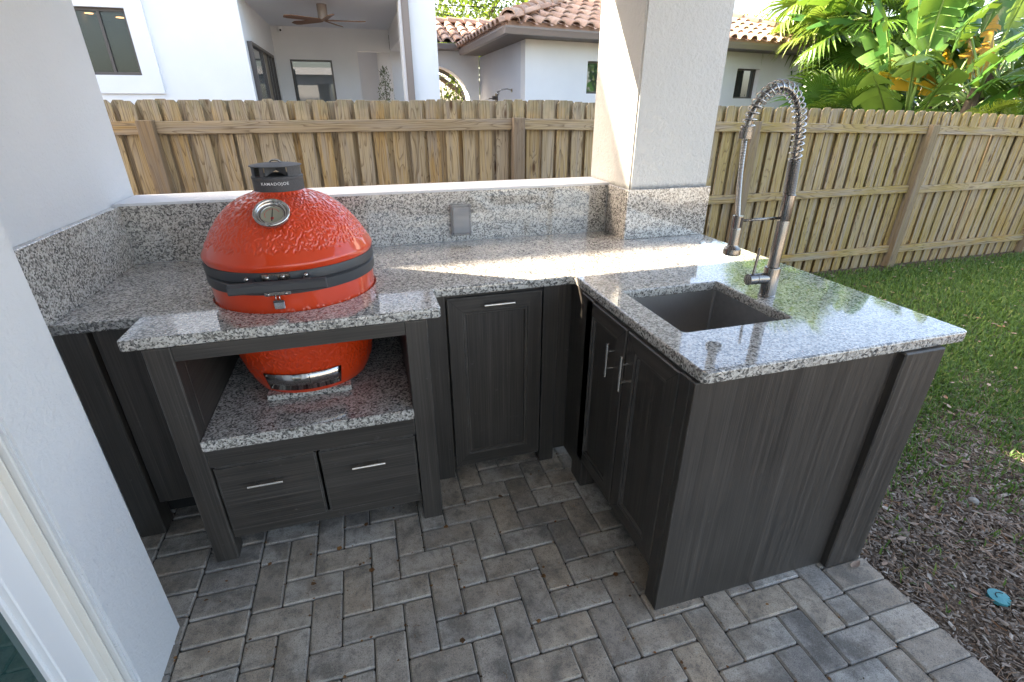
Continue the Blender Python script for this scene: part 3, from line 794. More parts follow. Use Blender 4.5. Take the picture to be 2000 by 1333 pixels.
# handle, lugs, latch
YF = KC[1]-.2905
mb = MB(); zc = 1.028
poly = [(YF-.052, zc-.016), (YF-.046, zc-.020), (YF-.030, zc-.020), (YF-.030, zc+.014), (YF-.040, zc+.014), (YF-.052, zc+.006)]
mb.prism(poly, 'x', .548, .838); mb.build('front_handle', M['iron'], kg, False, .002)
mb = MB()
for x in (.606, .776):
    mb.prism([(x-.012, YF+.02), (x+.012, YF+.02), (x+.010, YF-.034), (x-.010, YF-.034)], 'z', 1.022, 1.040)
mb.build('handle_bracket', M['iron'], kg, False, .002)
mb = MB()
for x in (.600, .660, .706, .776):
    mb.tube([(x, YF-.004, 1.046), (x, YF-.016, 1.047)], [.0075, .006], 12)
mb.build('bolts', M['chrome'], kg, True)
B(.642, YF-.007, 1.034, .728, YF+.004, 1.0555).build('latch_plate', M['steel'], kg, False, .002)
B(.660, YF-.011, 1.037, .690, YF-.0075, 1.052).build('latch_hook', M['iron'], kg, False, .001)
B(.640, YF-.008, .9835, .720, YF+.003, .999).build('catch_plate', M['steel'], kg, False, .002)
mb = MB()
for x in (.652, .706): mb.tube([(x, YF-.009, .9905), (x, YF-.013, .9905)], .0055, 12)
mb.build('bolts', M['chrome'], kg, True)
mb = MB(); mb.tube([(.674, YF-.011, .989), (.673, YF-.012, .972), (.673, YF-.010, .968)], .0018, 8); mb.tube([(.684, YF-.011, .989), (.685, YF-.012, .972), (.685, YF-.010, .968)], .0018, 8)
mb.build('latch_bail', M['chrome'], kg, True)
lt = B(.663, YF-.013, .938, .696, YF-.004, .969).build('latch_tab', M['chrome'], kg, False, .003)
B(.6635, YF-.0145, .962, .6955, YF-.0132, .9685).build('latch_tab_grip', M['iron'], lt)
# vent top
TC = (KC[0]+.001, KC[1]); VR = .082
vt = MB(); vt.lathe([(.079, 1.270), (VR, 1.271), (VR, 1.313), (VR+.0015, 1.315), (VR+.0015, 1.322), (VR-.002, 1.325), (VR-.010, 1.3255), (VR-.010, 1.28)], TC, 72); vent = vt.build('vent', M['castiron'], kg, 'auto')
mb = MB(); fr = -math.pi/2
for a0, a1 in ((-38, 45), (135, 218), (236, 247)):
    A0, A1 = R(a0), R(a1)
    mb.lathe([(VR-.003, 1.324), (VR-.003, 1.3545), (VR-.006, 1.3545), (VR-.006, 1.324), (VR-.003, 1.324)], TC, 18, A0, A1)
mb.lathe([(VR-.003, 1.324), (VR-.003, 1.3545), (VR-.006, 1.3545), (VR-.006, 1.324), (VR-.003, 1.324)], TC, 8, R(303), R(322))
mb.build('vent_wall', M['castiron'], vent, 'auto')
mb = MB()
for a in (250, 300):
    c, s = math.cos(R(a)), math.sin(R(a)); c2, s2 = math.cos(R(a+55 if a < 270 else a-50)), math.sin(R(a+55 if a < 270 else a-50))
    q0 = (TC[0]+VR*.95*c, TC[1]+VR*.95*s); q1 = (TC[0]+VR*.35*c2, TC[1]+VR*.35*s2)
    mb.add([(q0[0], q0[1], 1.326), (q1[0], q1[1], 1.350), (q1[0], q1[1], 1.354), (q0[0], q0[1], 1.354)], [(0, 1, 2, 3)])
mb.build('vent_fin', M['castiron'], vent)
mb = MB(); mb.lathe([(VR-.001, 1.3545), (VR+.003, 1.3553), (VR+.003, 1.3570), (.06, 1.3615), (.03, 1.364), (.001, 1.3648)], TC, 72); mb.build('vent_cap', M['castiron'], vent, 'auto')
mb = MB(); mb.tube([(TC[0]-.018*math.cos(t), TC[1]+.004, 1.3625+.0105*math.sin(t)) for t in np.linspace(0, math.pi, 13)], .0032, 10); mb.build('vent_pull', M['chrome'], vent, True)
# lettering round the vent
def text_mesh(body, size, ext=.0004):
    cu = bpy.data.curves.new('t', 'FONT'); cu.body = body; cu.size = size; cu.extrude = ext; cu.align_x = 'CENTER'; cu.offset = size*.002; cu.space_character = 1.12
    tmp = bpy.data.objects.new('tmp', cu); COL.objects.link(tmp); dg = bpy.context.evaluated_depsgraph_get(); dg.update()
    me = bpy.data.meshes.new_from_object(tmp.evaluated_get(dg)); bpy.data.objects.remove(tmp); return me
tm = text_mesh('KAMADOJOE', .0128)
w = max(v.co.x for v in tm.vertices)-min(v.co.x for v in tm.vertices); sx = .0905/w
for v in tm.vertices:
    a = -math.pi/2+(v.co.x*sx)/VR-.03; rr = VR+.0004+v.co.z
    v.co = (TC[0]+rr*math.cos(a), TC[1]+rr*math.sin(a), 1.2985+v.co.y)
tm.materials.clear(); tm.materials.append(M['letter']); link('lettering', tm, vent)
# thermometer
tp = Vector((.696, -.7115, 1.2265)); tn = Vector((-.03, -.62, .78)).normalized()
rotq = tn.to_track_quat('Z', 'Y')
def placed_lathe(prof, n=48):
    mb = MB(); mb.lathe(prof, (0, 0), n); mb.v = [tuple(tp+rotq @ Vector(q)) for q in mb.v]; return mb
ther = placed_lathe([(.046, -.012), (.0555, -.006), (.0565, .006), (.054, .011), (.049, .0112), (.047, .004), (.042, -.004), (.038, -.004), (.0365, -.001), (.034, -.001), (.033, -.003)]).build('thermometer', M['chrome'], kg, True)
placed_lathe([(.0345, -.0030), (.0005, -.0029)], 40).build('dial', M['dial'], ther)
upv = (Vector((0, 0, 1))-tn*tn.z).normalized(); rv = upv.cross(tn)
def dialpt(x, y, h=-.0018): return tp+rv*x+upv*y+tn*h
mb = MB(); mb.add([dialpt(-.002, -.028), dialpt(.0015, -.028), dialpt(.002, .024), dialpt(-.0005, .024)], [(0, 1, 2, 3)]); mb.build('needle', M['black'], ther)
mb = MB(); mb.add([dialpt(-.004, -.021, -.0024), dialpt(.005, -.021, -.0024), dialpt(.005, -.011, -.0024), dialpt(-.004, -.011, -.0024)], [(0, 1, 2, 3)])
for k in range(20):
    a = R(-40+k*260/19*1.0)
    if 4 < k < 19:
        q = []
        for da, rr in ((-.07, .0215), (.07, .0215), (.07, .024), (-.07, .024)): q.append(dialpt(rr*math.cos(a+da), rr*math.sin(a+da), -.0024))
        mb.add(q, [(0, 1, 2, 3)])
mb.build('dial_marks', M['red'], ther)
# draft door plate on the lower body
mb = MB(); N = 20; zt_, zb_ = .668, .594
vs = []
for k in range(N+1):
    a = -math.pi/2-.05+(-.56+1.12*k/N)
    for z, rr in ((zt_, .2465), (zb_, .2265)): vs.append((KC[0]+(rr+.005)*math.cos(a), KC[1]+(rr+.005)*math.sin(a), z))
mb.add(vs, [(2*k, 2*k+2, 2*k+3, 2*k+1) for k in range(N)])
dd = mb.build('draft_door', M['chrome'], kg, True)
sd = dd.modifiers.new('thick', 'SOLIDIFY'); sd.thickness = .004; sd.offset = 1
mb = MB()
for a in (-.515, .515):
    for z, rr in ((zt_-.009, .2443), (zb_+.009, .2290)):
        an = -math.pi/2-.05+a; c = Vector((KC[0]+(rr+.008)*math.cos(an), KC[1]+(rr+.008)*math.sin(an), z)); nn = Vector((math.cos(an), math.sin(an), 0))
        mb.tube([c, c+nn*.004], [.005, .0035], 10)
mb.build('bolts', M['steel'], dd, True)
mb = MB(); an = -math.pi/2+.05
for z, rr in ((.634, .2405), (.618, .2365)): pass
vs = [(KC[0]+(rr+.0105)*math.cos(an+d), KC[1]+(rr+.0105)*math.sin(an+d), z) for z, rr in ((.666, .2460), (.596, .2270)) for d in (-.004, .004)]
mb.add(vs, [(0, 1, 3, 2)]); mb.build('draft_slot', M['dark'], dd)
gb = B(.548, -.712, .5425, .852, -.36, .5668).build('granite_block', M['granite'], None, False, .003)
tag(gb, 'square granite slab on the shelf carrying the red grill', 'slab')

# ------------------------------------------------------------------ neighbour: white house with lanai
FYH = 5.6
nh = thing('white_house', 'white rendered neighbour house with a covered lanai, behind the left of the fence', 'house', (-2, 7, -.2))
WX0, WX1, WZ0, WZ1 = -2.10, -1.50, 1.905, 2.615
mb = MB()
mb.box(-14, FYH, -.2, WX0, 11.5, 8.75); mb.box(WX1, FYH, -.2, -.25, 11.5, 8.75)
mb.box(WX0, FYH, -.2, WX1, 11.5, WZ0); mb.box(WX0, FYH, WZ1, WX1, 11.5, 8.75); mb.box(WX0, 8.3, WZ0, WX1, 11.5, WZ1)
mb.build('main_wall', M['house_white'], nh)
mb = MB()
mb.box(-2.42, FYH-.03, 1.70, WX0, FYH, 2.95); mb.box(WX1, FYH-.03, 1.70, -1.30, FYH, 2.95); mb.box(WX0, FYH-.03, 1.70, WX1, FYH, WZ0); mb.box(WX0, FYH-.03, WZ1, WX1, FYH, 2.95)
mb.build('window_surround', M['house_white'], nh)
w1 = MB(); f = .035
w1.box(WX0, FYH+.03, WZ0, WX1, FYH+.08, WZ0+f); w1.box(WX0, FYH+.03, WZ1-f, WX1, FYH+.08, WZ1); w1.box(WX0, FYH+.03, WZ0+f, WX0+f, FYH+.08, WZ1-f); w1.box(WX1-f, FYH+.03, WZ0+f, WX1, FYH+.08, WZ1-f); w1.box(-1.815, FYH+.03, WZ0+f, -1.785, FYH+.08, WZ1-f)
w1 = w1.build('window', M['bronze'], nh)
gl = NT('clear_window_glass', .01, .8); gl.color((.03, .045, .04)); gl.bsdf(Alpha=.5); M['glass_clear'] = gl.m
B(WX0+f, FYH+.05, WZ0+f, WX1-f, FYH+.056, WZ1-f).build('pane', M['glass_clear'], w1)
mb = MB()
mb.box(WX0+.001, 8.28, WZ0, WX1-.001, 8.299, WZ1); mb.box(WX0+.0005, FYH+.1, WZ0+.0005, WX0+.004, 8.28, WZ1); mb.box(WX1-.004, FYH+.1, WZ0, WX1-.0005, 8.28, WZ1); mb.box(WX0+.004, FYH+.1, WZ1-.004, WX1-.004, 8.28, WZ1-.0005)
mb.build('room_wall', M['interior'], w1)
LAMPS = ((-2.04, 6.05), (-1.80, 6.32))
mb = MB()
for x, y in LAMPS: mb.tube([(x, y, WZ1-.012), (x, y, WZ1-.006)], .045, 16)
mb.build('ceiling_lamp', M['lamp'], w1)
# lanai
ZC = 2.85
B(-.25, FYH, ZC, 2.24, 10.0, 3.3).build('lanai_ceiling', M['ceiling'], nh)
B(-.2495, 8.6, -.2, 1.19, 8.75, ZC).build('lanai_back_wall', M['house_white'], nh)
B(1.1905, 8.6, 2.49, 1.79, 8.75, ZC).build('lanai_lintel', M['house_white'], nh)
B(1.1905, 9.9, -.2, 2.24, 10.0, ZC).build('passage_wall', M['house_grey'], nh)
B(1.80, 8.62, -.2, 2.235, 8.75, 2.50).build('back_post', M['house_white'], nh)
B(1.80, FYH+.31, 2.505, 2.238, 8.618, ZC).build('side_beam', M['house_white'], nh)
B(1.745, FYH, -.2, 2.24, FYH+.3, ZC).build('front_column', M['house_white'], nh)
B(-.25, FYH, 3.3, 2.24, FYH+.3, 3.7).build('parapet', M['house_white'], nh)
mb = MB(); mb.box(1.775, FYH-.085, -.2, 1.868, FYH-.003, 3.6); mb.build('downspout', M['gutter'], nh, False, .008, 2)
mb = MB(); mb.box(-.16, 8.57, 1.0, -.01, 8.60, 2.47); mb.box(.715, 8.57, 1.0, .865, 8.60, 2.47); mb.box(-.01, 8.57, 2.33, .715, 8.60, 2.47); mb.build('window_surround', M['house_white'], nh)
w2 = MB(); a, b, c, d_ = -.01, .715, 1.1, 2.33; f = .03
w2.box(a, 8.56, c, a+f, 8.599, d_); w2.box(b-f, 8.56, c, b, 8.599, d_); w2.box(a+f, 8.56, d_-f, b-f, 8.599, d_); w2.box(a+f, 8.56, c, b-f, 8.599, c+f)
w2 = w2.build('window', M['bronze'], nh)
B(a+f, 8.575, c+f, b-f, 8.585, d_-f).build('pane', M['glass_mid'], w2)
sd_ = MB(); sd_.box(-.2495, 5.75, 2.29, -.19, 7.86, 2.33); sd_.box(-.2495, 7.83, -.2, -.19, 7.86, 2.29)
for y in (6.68, 7.22, 7.55): sd_.box(-.2495, y, -.2, -.20, y+.04, 2.29)
sd_.box(-.2495, 5.75, -.2, -.19, 5.78, 2.29)
sdo = sd_.build('sliding_door', M['bronze'], nh)
for y0, y1, m in ((5.78, 6.68, 'glass_mid'), (6.72, 7.22, 'blind'), (7.26, 7.55, 'glass_dark'), (7.59, 7.83, 'glass_dark')):
    B(-.245, y0, -.2, -.225, y1, 2.29).build('pane', M[m], sdo)
scm = thing('security_camera', 'small white dome security camera in the lanai corner under the ceiling', 'camera', (-.08, 8.55, 2.78))
mb = MB(); mb.lathe([(.04, 2.83), (.045, 2.80), (.04, 2.775), (.025, 2.755), (.001, 2.75)], (-.09, 8.54), 20); mb.build('housing', M['white'], scm, True)
mb = MB(); mb.tube([(-.08, 8.51, 2.778), (-.078, 8.49, 2.775)], .017, 14); mb.build('lens', M['black'], scm)
fn = thing('ceiling_fan', 'brown ceiling fan with five walnut blades under the lanai ceiling', 'fan', (.735, 6.25, ZC))
FX, FYF = .735, 6.25
mb = MB(); mb.lathe([(.068, ZC), (.068, 2.665), (.06, 2.655), (.001, 2.652)], (FX, FYF), 28); mb.build('motor', M['gutter'], fn, 'auto')
for k in range(5):
    a = R(-5+72*k); c, s = math.cos(a), math.sin(a); mb = MB()
    pts = [(.03, -.03), (.10, -.045), (.50, -.06), (.565, -.045), (.585, .02), (.50, .055), (.10, .05), (.03, .03)]
    vs = []
    for dz in (0, -.008):
        for u, v in pts: vs.append((FX+u*c-v*s, FYF+u*s+v*c, 2.66+v*.22+dz))
    n = len(pts); mb.add(vs, [tuple(range(n)), tuple(range(2*n-1, n-1, -1))]+[(i, (i+1) % n, n+(i+1) % n, n+i) for i in range(n)])
    mb.build('blade', M['fanwood'], fn)
# potted plant on the lanai
op = thing('potted_tree', 'slim olive tree in a grey pot at the back of the lanai', 'plant', (1.63, 8.3, -.2))
mb = MB(); mb.lathe([(.12, -.2), (.16, .25), (.15, .25), (.145, .2), (.001, .2)], (1.63, 8.3), 24); mb.build('pot', M['pot'], op, 'auto')
mb = MB(); mb.tube([(1.63, 8.3, .2), (1.62, 8.3, 1.2), (1.64, 8.31, 2.0)], [.015, .012, .004], 8)
for k in range(10):
    z = 1.3+.08*k; a = k*2.4; mb.tube([(1.63, 8.3, z), (1.63+.12*math.cos(a), 8.3+.12*math.sin(a), z+.16)], [.004, .002], 5)
mb.build('trunk', M['bark'], op)
def leafcloud(name, mat, parent, pts, size, aspect=.4):
    V = []; F = []
    for q in pts:
        d = Vector((random.gauss(0, 1), random.gauss(0, 1), random.gauss(0, 1)+.3)).normalized(); s = d.cross(Vector((random.gauss(0, 1), random.gauss(0, 1), random.gauss(0, 1)))).normalized()
        L = size*random.uniform(.6, 1.3); q = Vector(q); i = len(V)
        n = d.cross(s)*L*.12
        V += [q, q+d*L*.5+s*L*aspect*.5+n, q+d*L, q+d*L*.5-s*L*aspect*.5+n]; F.append((i, i+1, i+2, i+3))
    return raw(name, V, F, mat, parent)
pts = []
for _ in range(520):
    z = random.uniform(1.25, 2.2); r = .15*min(1, (2.28-z)/.5)**.6
    a = random.random()*6.28; q = r*math.sqrt(random.random()); pts.append((1.63+q*math.cos(a), 8.3+q*math.sin(a), z))
leafcloud('crown', M['olive'], op, pts, .055, .3)

# ------------------------------------------------------------------ neighbour: single storey tiled wing
TV = Vector((.984, .179, 0)); NV = Vector((-.179, .984, 0)); A0 = Vector((3.69, 6.05, 0))
tw = thing('tiled_house', 'single storey white house with a terracotta barrel tile roof, behind the column', 'house', (6, 8, -.2))
def wall_front(u0, u1, z0, z1, d0, d1):
    P = lambda u, d, z: tuple(A0+TV*u+NV*d+Vector((0, 0, z)))
    return [P(u0, d0, z0), P(u1, d0, z0), P(u1, d1, z0), P(u0, d1, z0), P(u0, d0, z1), P(u1, d0, z1), P(u1, d1, z1), P(u0, d1, z1)]
BF = [(0, 3, 2, 1), (4, 5, 6, 7), (0, 1, 5, 4), (1, 2, 6, 5), (2, 3, 7, 6), (3, 0, 4, 7)]
def fbox(mb, u0, u1, z0, z1, d0, d1): mb.add(wall_front(u0, u1, z0, z1, d0, d1), BF)
WALL = 6.72; ZS = 2.495
wins = [(1.185, 1.555, 1.745, 2.235), (4.72, 5.36, 1.69, 2.22)]
mb = MB(); u = 0
_first = True
for (a, b, z0, z1) in wins:
    if _first:
        vs = wall_front(0, a, -.2, ZS, 0, .25); sh_ = TV*.048
        for i_ in (3, 7): vs[i_] = (vs[i_][0]+sh_.x, vs[i_][1]+sh_.y, vs[i_][2])
        mb.add(vs, BF); _first = False
    else: fbox(mb, u, a, -.2, ZS, 0, .25)
    fbox(mb, a, b, -.2, z0, 0, .25); fbox(mb, a, b, z1, ZS, 0, .25); u = b
fbox(mb, u, WALL, -.2, ZS, 0, .25)
mb.build('front_wall', M['house_white'], tw)
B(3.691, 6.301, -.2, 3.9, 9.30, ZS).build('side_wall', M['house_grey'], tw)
mb = MB(); fbox(mb, WALL-.25, WALL, -.2, ZS, .2505, 3); mb.build('end_wall', M['house_white'], tw)
for (a, b, z0, z1) in wins:
    m = MB(); f = .028; d0, d1 = .10, .14
    fbox(m, a, b, z0, z0+f, d0, d1); fbox(m, a, b, z1-f, z1, d0, d1); fbox(m, a, a+f, z0+f, z1-f, d0, d1); fbox(m, b-f*1.6, b, z0+f, z1-f, d0, d1)
    wf = m.build('window', M['bronze'], tw)
    m = MB(); fbox(m, a+f, b-f*1.6, z0+f, z1-f, .115, .125); m.build('pane', M['glass_dark'], wf)
    m = MB(); fbox(m, a-.3, b+.3, z0-.3, z1+.2, .252, .30); m.build('room_wall', M['dark'], wf)
# eaves
E0 = Vector((3.20, 5.465, 0)); E1 = E0+TV*7.78; EL = Vector((3.20, 9.05, 0))
ZE = 2.60; SL = .36
def plane_pt(o, along, inn, u, d, z0=ZE, s=SL): q = o+along*u+inn*d; return Vector((q.x, q.y, z0+s*d))
mb = MB()   # soffit
q = [E0, E1, E1+NV*.62, E0+TV*.0+NV*.62]
mb.add([(p.x, p.y, ZS+.002) for p in (E0+TV*.10+NV*.10, E1-TV*.1+NV*.10, E1-TV*.1+NV*.85, E0+TV*.55+NV*.85)]+[(p.x, p.y, ZS+.02) for p in (E0+TV*.10+NV*.10, E1-TV*.1+NV*.10, E1-TV*.1+NV*.85, E0+TV*.55+NV*.85)], BF)
mb.add([(3.28, 5.60, ZS+.003), (3.75, 6.1, ZS+.003), (3.75, 9.0, ZS+.003), (3.28, 9.0, ZS+.003), (3.28, 5.60, ZS+.02), (3.75, 6.1, ZS+.02), (3.75, 9.0, ZS+.02), (3.28, 9.0, ZS+.02)], BF)
sof = mb.build('soffit', M['soffit'], tw)
prof = [(0, .0), (-.012, .05), (-.02, .075), (-.02, .1), (.0, .1), (.01, .09), (.07, .09), (.07, .0)]   # (out, up)
def gutter(o, along, out, L0, L1, name, par, z=ZS-.004):
    mb = MB(); n = len(prof); vs = []
    for u in (L0, L1):
        for a, b in prof: p = o+along*u-out*a; vs.append((p.x, p.y, z+b))
    mb.add(vs, [tuple(range(n)), tuple(range(2*n-1, n-1, -1))]+[(i, (i+1) % n, n+(i+1) % n, n+i) for i in range(n)])
    return mb.build(name, M['gutter'], par)
XV, YV = Vector((1, 0, 0)), Vector((0, 1, 0))
mb = MB()
for o1, al, nn, L in ((E0, TV, NV, 7.72), (E0, YV, XV, 3.45)):
    a1 = o1+al*.06+nn*.02; b1 = o1+al*L+nn*.02
    mb.add([(a1.x, a1.y, ZS+.07), (b1.x, b1.y, ZS+.07), (b1.x, b1.y, ZE+.055), (a1.x, a1.y, ZE+.055), (a1.x+nn.x*.03, a1.y+nn.y*.03, ZS+.07), (b1.x+nn.x*.03, b1.y+nn.y*.03, ZS+.07), (b1.x+nn.x*.03, b1.y+nn.y*.03, ZE+.055), (a1.x+nn.x*.03, a1.y+nn.y*.03, ZE+.055)], BF)
mb.build('fascia', M['tile'], tw)
gutter(E0, TV, -NV, 0, 7.78, 'gutter', tw); gutter(E0, YV, -XV, .06, 3.45, 'gutter', tw)
# flat under-roof sheets, then tiles on them
roofm = MB()
hipL = (TV+YV).normalized()
RD = 3.2
def rp(o, along, inn, u, d): return tuple(plane_pt(o, along, inn, u, d))
roofm.add([rp(E0, TV, NV, .06, .06), rp(E1, -TV, NV, .06, .06), rp(E1, -TV, NV, RD, RD), rp(E0, TV, NV, RD*1.15, RD)], [(0, 1, 2, 3)])
roofm.add([rp(E0, YV, XV, .06, .06), rp(E0, YV, XV, 4.2, .06), rp(E0, YV, XV, 4.2, 2.6), rp(E0, YV, XV, 2.9, 2.6)], [(0, 1, 2, 3)])
roofm.add([rp(E1, NV, -TV, .06, .06), rp(E1, NV, -TV, 6, .06), rp(E1, NV, -TV, 6, RD), rp(E1, NV, -TV, RD, RD)], [(0, 1, 2, 3)])
roof = roofm.build('roof', M['soffit'], tw)
def barrel_mesh(w, L, name='roof_tile', r_h=.055):
    mb = MB(); n = 7; vs = []
    for y, sc_, lift in ((0, 1.0, .022), (L, .86, .0)):
        for k in range(n+1):
            a = math.pi*k/n; vs.append((-w/2*sc_*math.cos(a), y, lift+r_h*sc_*math.sin(a)))
    for y, sc_, lift in ((0, .86, .022), ):
        for k in range(n+1):
            a = math.pi*k/n; vs.append((-w/2*sc_*math.cos(a), y, lift+r_h*.72*math.sin(a)))
    f = [(k, k+1, n+1+k+1, n+1+k) for k in range(n)]+[(k, 2*(n+1)+k, 2*(n+1)+k+1, k+1) for k in range(n)]
    mb.add(vs, f)
    # shallow pan to the right of the barrel
    vs = []
    for y, lift in ((0, .016), (L, -.004)):
        for k in range(4):
            t = k/3; vs.append((w*.42+t*w*.34, y, lift-.014*math.sin(math.pi*t)))
    mb.add(vs, [(k, k+1, 4+k+1, 4+k) for k in range(3)])
    return mb.mesh(name, M['tile'], 'auto')
TW, TL = .255, .36
tmesh = barrel_mesh(TW*.70, TL*1.08, 'roof_tile', .075); cmesh = barrel_mesh(.25, .40, 'ridge_tile', .115)
def tile_plane(par, o, along, inn, umin, umax, dmax, inside, z0=ZE+.03, s=SL, tw_=.255, rows=9):
    ax = along.normalized(); iy = Vector((inn.x, inn.y, s)).normalized(); az = ax.cross(iy)
    if az.z < 0: ax = -ax; az = ax.cross(iy)
    rotm = Matrix((ax, iy, az)).transposed().to_euler()
    step = TL/math.sqrt(1+s*s)
    for r in range(rows):
        d = -.06+r*step
        u = umin
        while u < umax:
            if inside(u, d+.12):
                q = o+along*u+inn*d
                link('roof_tile', tmesh, par, None, (q.x, q.y, z0+s*d), (rotm.x+random.gauss(0, .006), rotm.y+random.gauss(0, .012), rotm.z+random.gauss(0, .012)))
            u += tw_
tile_plane(roof, E0, TV, NV, .12, 7.7, 3, lambda u, d: u > d*1.0+.04 and u < 7.78-d*1.0-.04 and not (1.9+d*.0 < u < 3.2 and d > 2.1), rows=6)
tile_plane(roof, E0, YV, XV, .15, 3.5, 2, lambda u, d: u > d*.85+.05, rows=3)
def ridge(par, p0, p1, n, z=.05):
    dv = p1-p0; ax = dv.normalized(); sx = ax.cross(Vector((0, 0, 1))).normalized(); az = sx.cross(ax)
    rotm = Matrix((sx, ax, az)).transposed().to_euler()
    for k in range(n):
        q = p0+ax*(k*.34); link('ridge_tile', cmesh, par, None, (q.x, q.y, q.z+z), (rotm.x+random.gauss(0, .01), rotm.y, rotm.z+random.gauss(0, .02)))
hp0 = plane_pt(E0, TV, NV, .10, .10); hp1 = plane_pt(E0, TV, NV, 3.2*1.15, 3.2)
ridge(roof, hp0, hp1, 8)
hp0 = plane_pt(E1, -TV, NV, .10, .10); hp1 = plane_pt(E1, -TV, NV, 3.2, 3.2)
ridge(roof, hp0, hp1, 12)
# right end downspout elbow
q = A0+TV*(WALL+.10)+NV*(-.2); q2 = A0+TV*(WALL+.05)+NV*.05
mb = MB(); mb.tube([(q.x, q.y, 2.5), (q.x, q.y, 2.36), (q2.x, q2.y, 2.22), (q2.x, q2.y, -.2)], .045, 10); mb.build('downspout', M['bronze'], tw)
# rear wing with the arch
rw = thing('arched_wing', 'low white wing with an arched gateway and tiled roof between the two houses', 'house', (2.6, 9.5, -.2))
YW = 9.35; ac_ = (2.74, 1.58); AR = .74
mb = MB(); n = 18
def arch_wall(mb, x0, x1, y0, y1, zt):
    pts = [(ac_[0]+AR*math.cos(math.pi-k*math.pi/n), ac_[1]+AR*math.sin(math.pi-k*math.pi/n)) for k in range(n+1)]
    for y in (y0, y1):
        b = len(mb.v)
        vs = [(x, y, z) for x, z in pts]+[(x0+(x1-x0)*k/n, y, zt) for k in range(n+1)]
        mb.add(vs, [(k, k+1, n+1+k+1, n+1+k) for k in range(n)])
        mb.add([(x0, y, -.2), (pts[0][0], y, -.2), (pts[0][0], y, pts[0][1]), (x0, y, zt)], [(0, 1, 2, 3)])
        mb.add([(pts[-1][0], y, -.2), (x1, y, -.2), (x1, y, zt), (pts[-1][0], y, pts[-1][1])], [(0, 1, 2, 3)])
    mb.cur = 1
    vs = []
    for x, z in [(pts[0][0], -.2)]+pts+[(pts[-1][0], -.2)]: vs += [(x, y0, z), (x, y1, z)]
    mb.add(vs, [(2*k, 2*k+2, 2*k+3, 2*k+1) for k in range(n+2)]); mb.cur = 0
arch_wall(mb, 1.6, 3.69, YW, YW+.42, 2.62)
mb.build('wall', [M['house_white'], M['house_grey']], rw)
gutter(Vector((1.5, YW-.42, 0)), XV, -YV, 0, 1.78, 'gutter', rw, 2.60)
B(1.5, YW-.36, 2.60, 3.28, YW, 2.615).build('soffit', M['soffit'], rw)
rr_ = MB(); o_ = Vector((1.2, YW-.42, 0))
rr_.add([(1.2, YW-.35, 2.72), (4.6, YW-.35, 2.72), (4.6, YW+1.1, 2.72+.36*1.45), (1.2, YW+1.1, 2.72+.36*1.45)], [(0, 1, 2, 3)])
rr_ = rr_.build('roof', M['soffit'], rw)
tile_plane(rr_, o_, XV, YV, 1.05, 3.3, 2, lambda u, d: True, 2.725, .36, .235, 4)
mb = None
ridge(rr_, Vector((2.2, YW+.95, 2.72+.36*1.3)), Vector((4.6, YW+.95, 2.72+.36*1.3)), 7, .02)
gt = thing('iron_gate', 'black iron gate of upright bars inside the arched gateway', 'gate', (2.74, 9.6, -.2))
mb = MB()
for k in range(9):
    x = 2.1+.16*k; zt_g = 1.58+math.sqrt(max(.01, (.66)**2-(x-2.74)**2)); mb.tube([(x, 9.62, -.2), (x, 9.62, zt_g)], .008, 6)
mb.build('bars', M['iron'], gt)
mb = MB(); mb.tube([(2.74+.67*math.cos(t), 9.62, 1.58+.67*math.sin(t)) for t in np.linspace(0, math.pi, 20)], .014, 8); mb.tube([(2.08, 9.62, 1.3), (3.4, 9.62, 1.3)], .012, 6); mb.build('frame', M['iron'], gt)
# outdoor shower on the side wall
sh = thing('outdoor_shower', 'chrome shower head on a bent arm on the side wall of the tiled house', 'shower', (3.69, 6.8, 1.8))
mb = MB(); mb.tube([(3.69, 6.78, 1.80), (3.60, 6.80, 1.825), (3.50, 6.82, 1.81), (3.46, 6.83, 1.785)], .011, 10); mb.build('arm', M['chrome'], sh, True)
mb = MB(); mb.tube([(3.465, 6.83, 1.79), (3.44, 6.835, 1.755), (3.425, 6.84, 1.74)], [.012, .03, .036], 16); mb.build('head', M['chrome'], sh, True)
mb = MB(); mb.tube([(3.684, 6.78, 1.80), (3.675, 6.78, 1.80)], .03, 16); mb.build('escutcheon', M['steel'], sh)
sv = thing('shower_valve', 'dark bronze shower valve low on the side wall of the tiled house', 'valve', (3.69, 7.85, 1.68))
mb = MB(); mb.tube([(3.69, 7.85, 1.70), (3.67, 7.85, 1.70)], .085, 20); mb.build('plate', M['bronze'], sv)
mb = MB(); mb.tube([(3.67, 7.85, 1.70), (3.60, 7.85, 1.70)], .035, 14); mb.box(3.53, 7.83, 1.68, 3.60, 7.87, 1.70); mb.build('handle', M['bronze'], sv)
# far-right neighbour wall seen through the plants
tag(B(14.9, 6.0, -.2, 19, 14, 2.3).build('garden_wall', M['house_white']), 'pale wall glimpsed at the right edge behind the plants', 'wall')

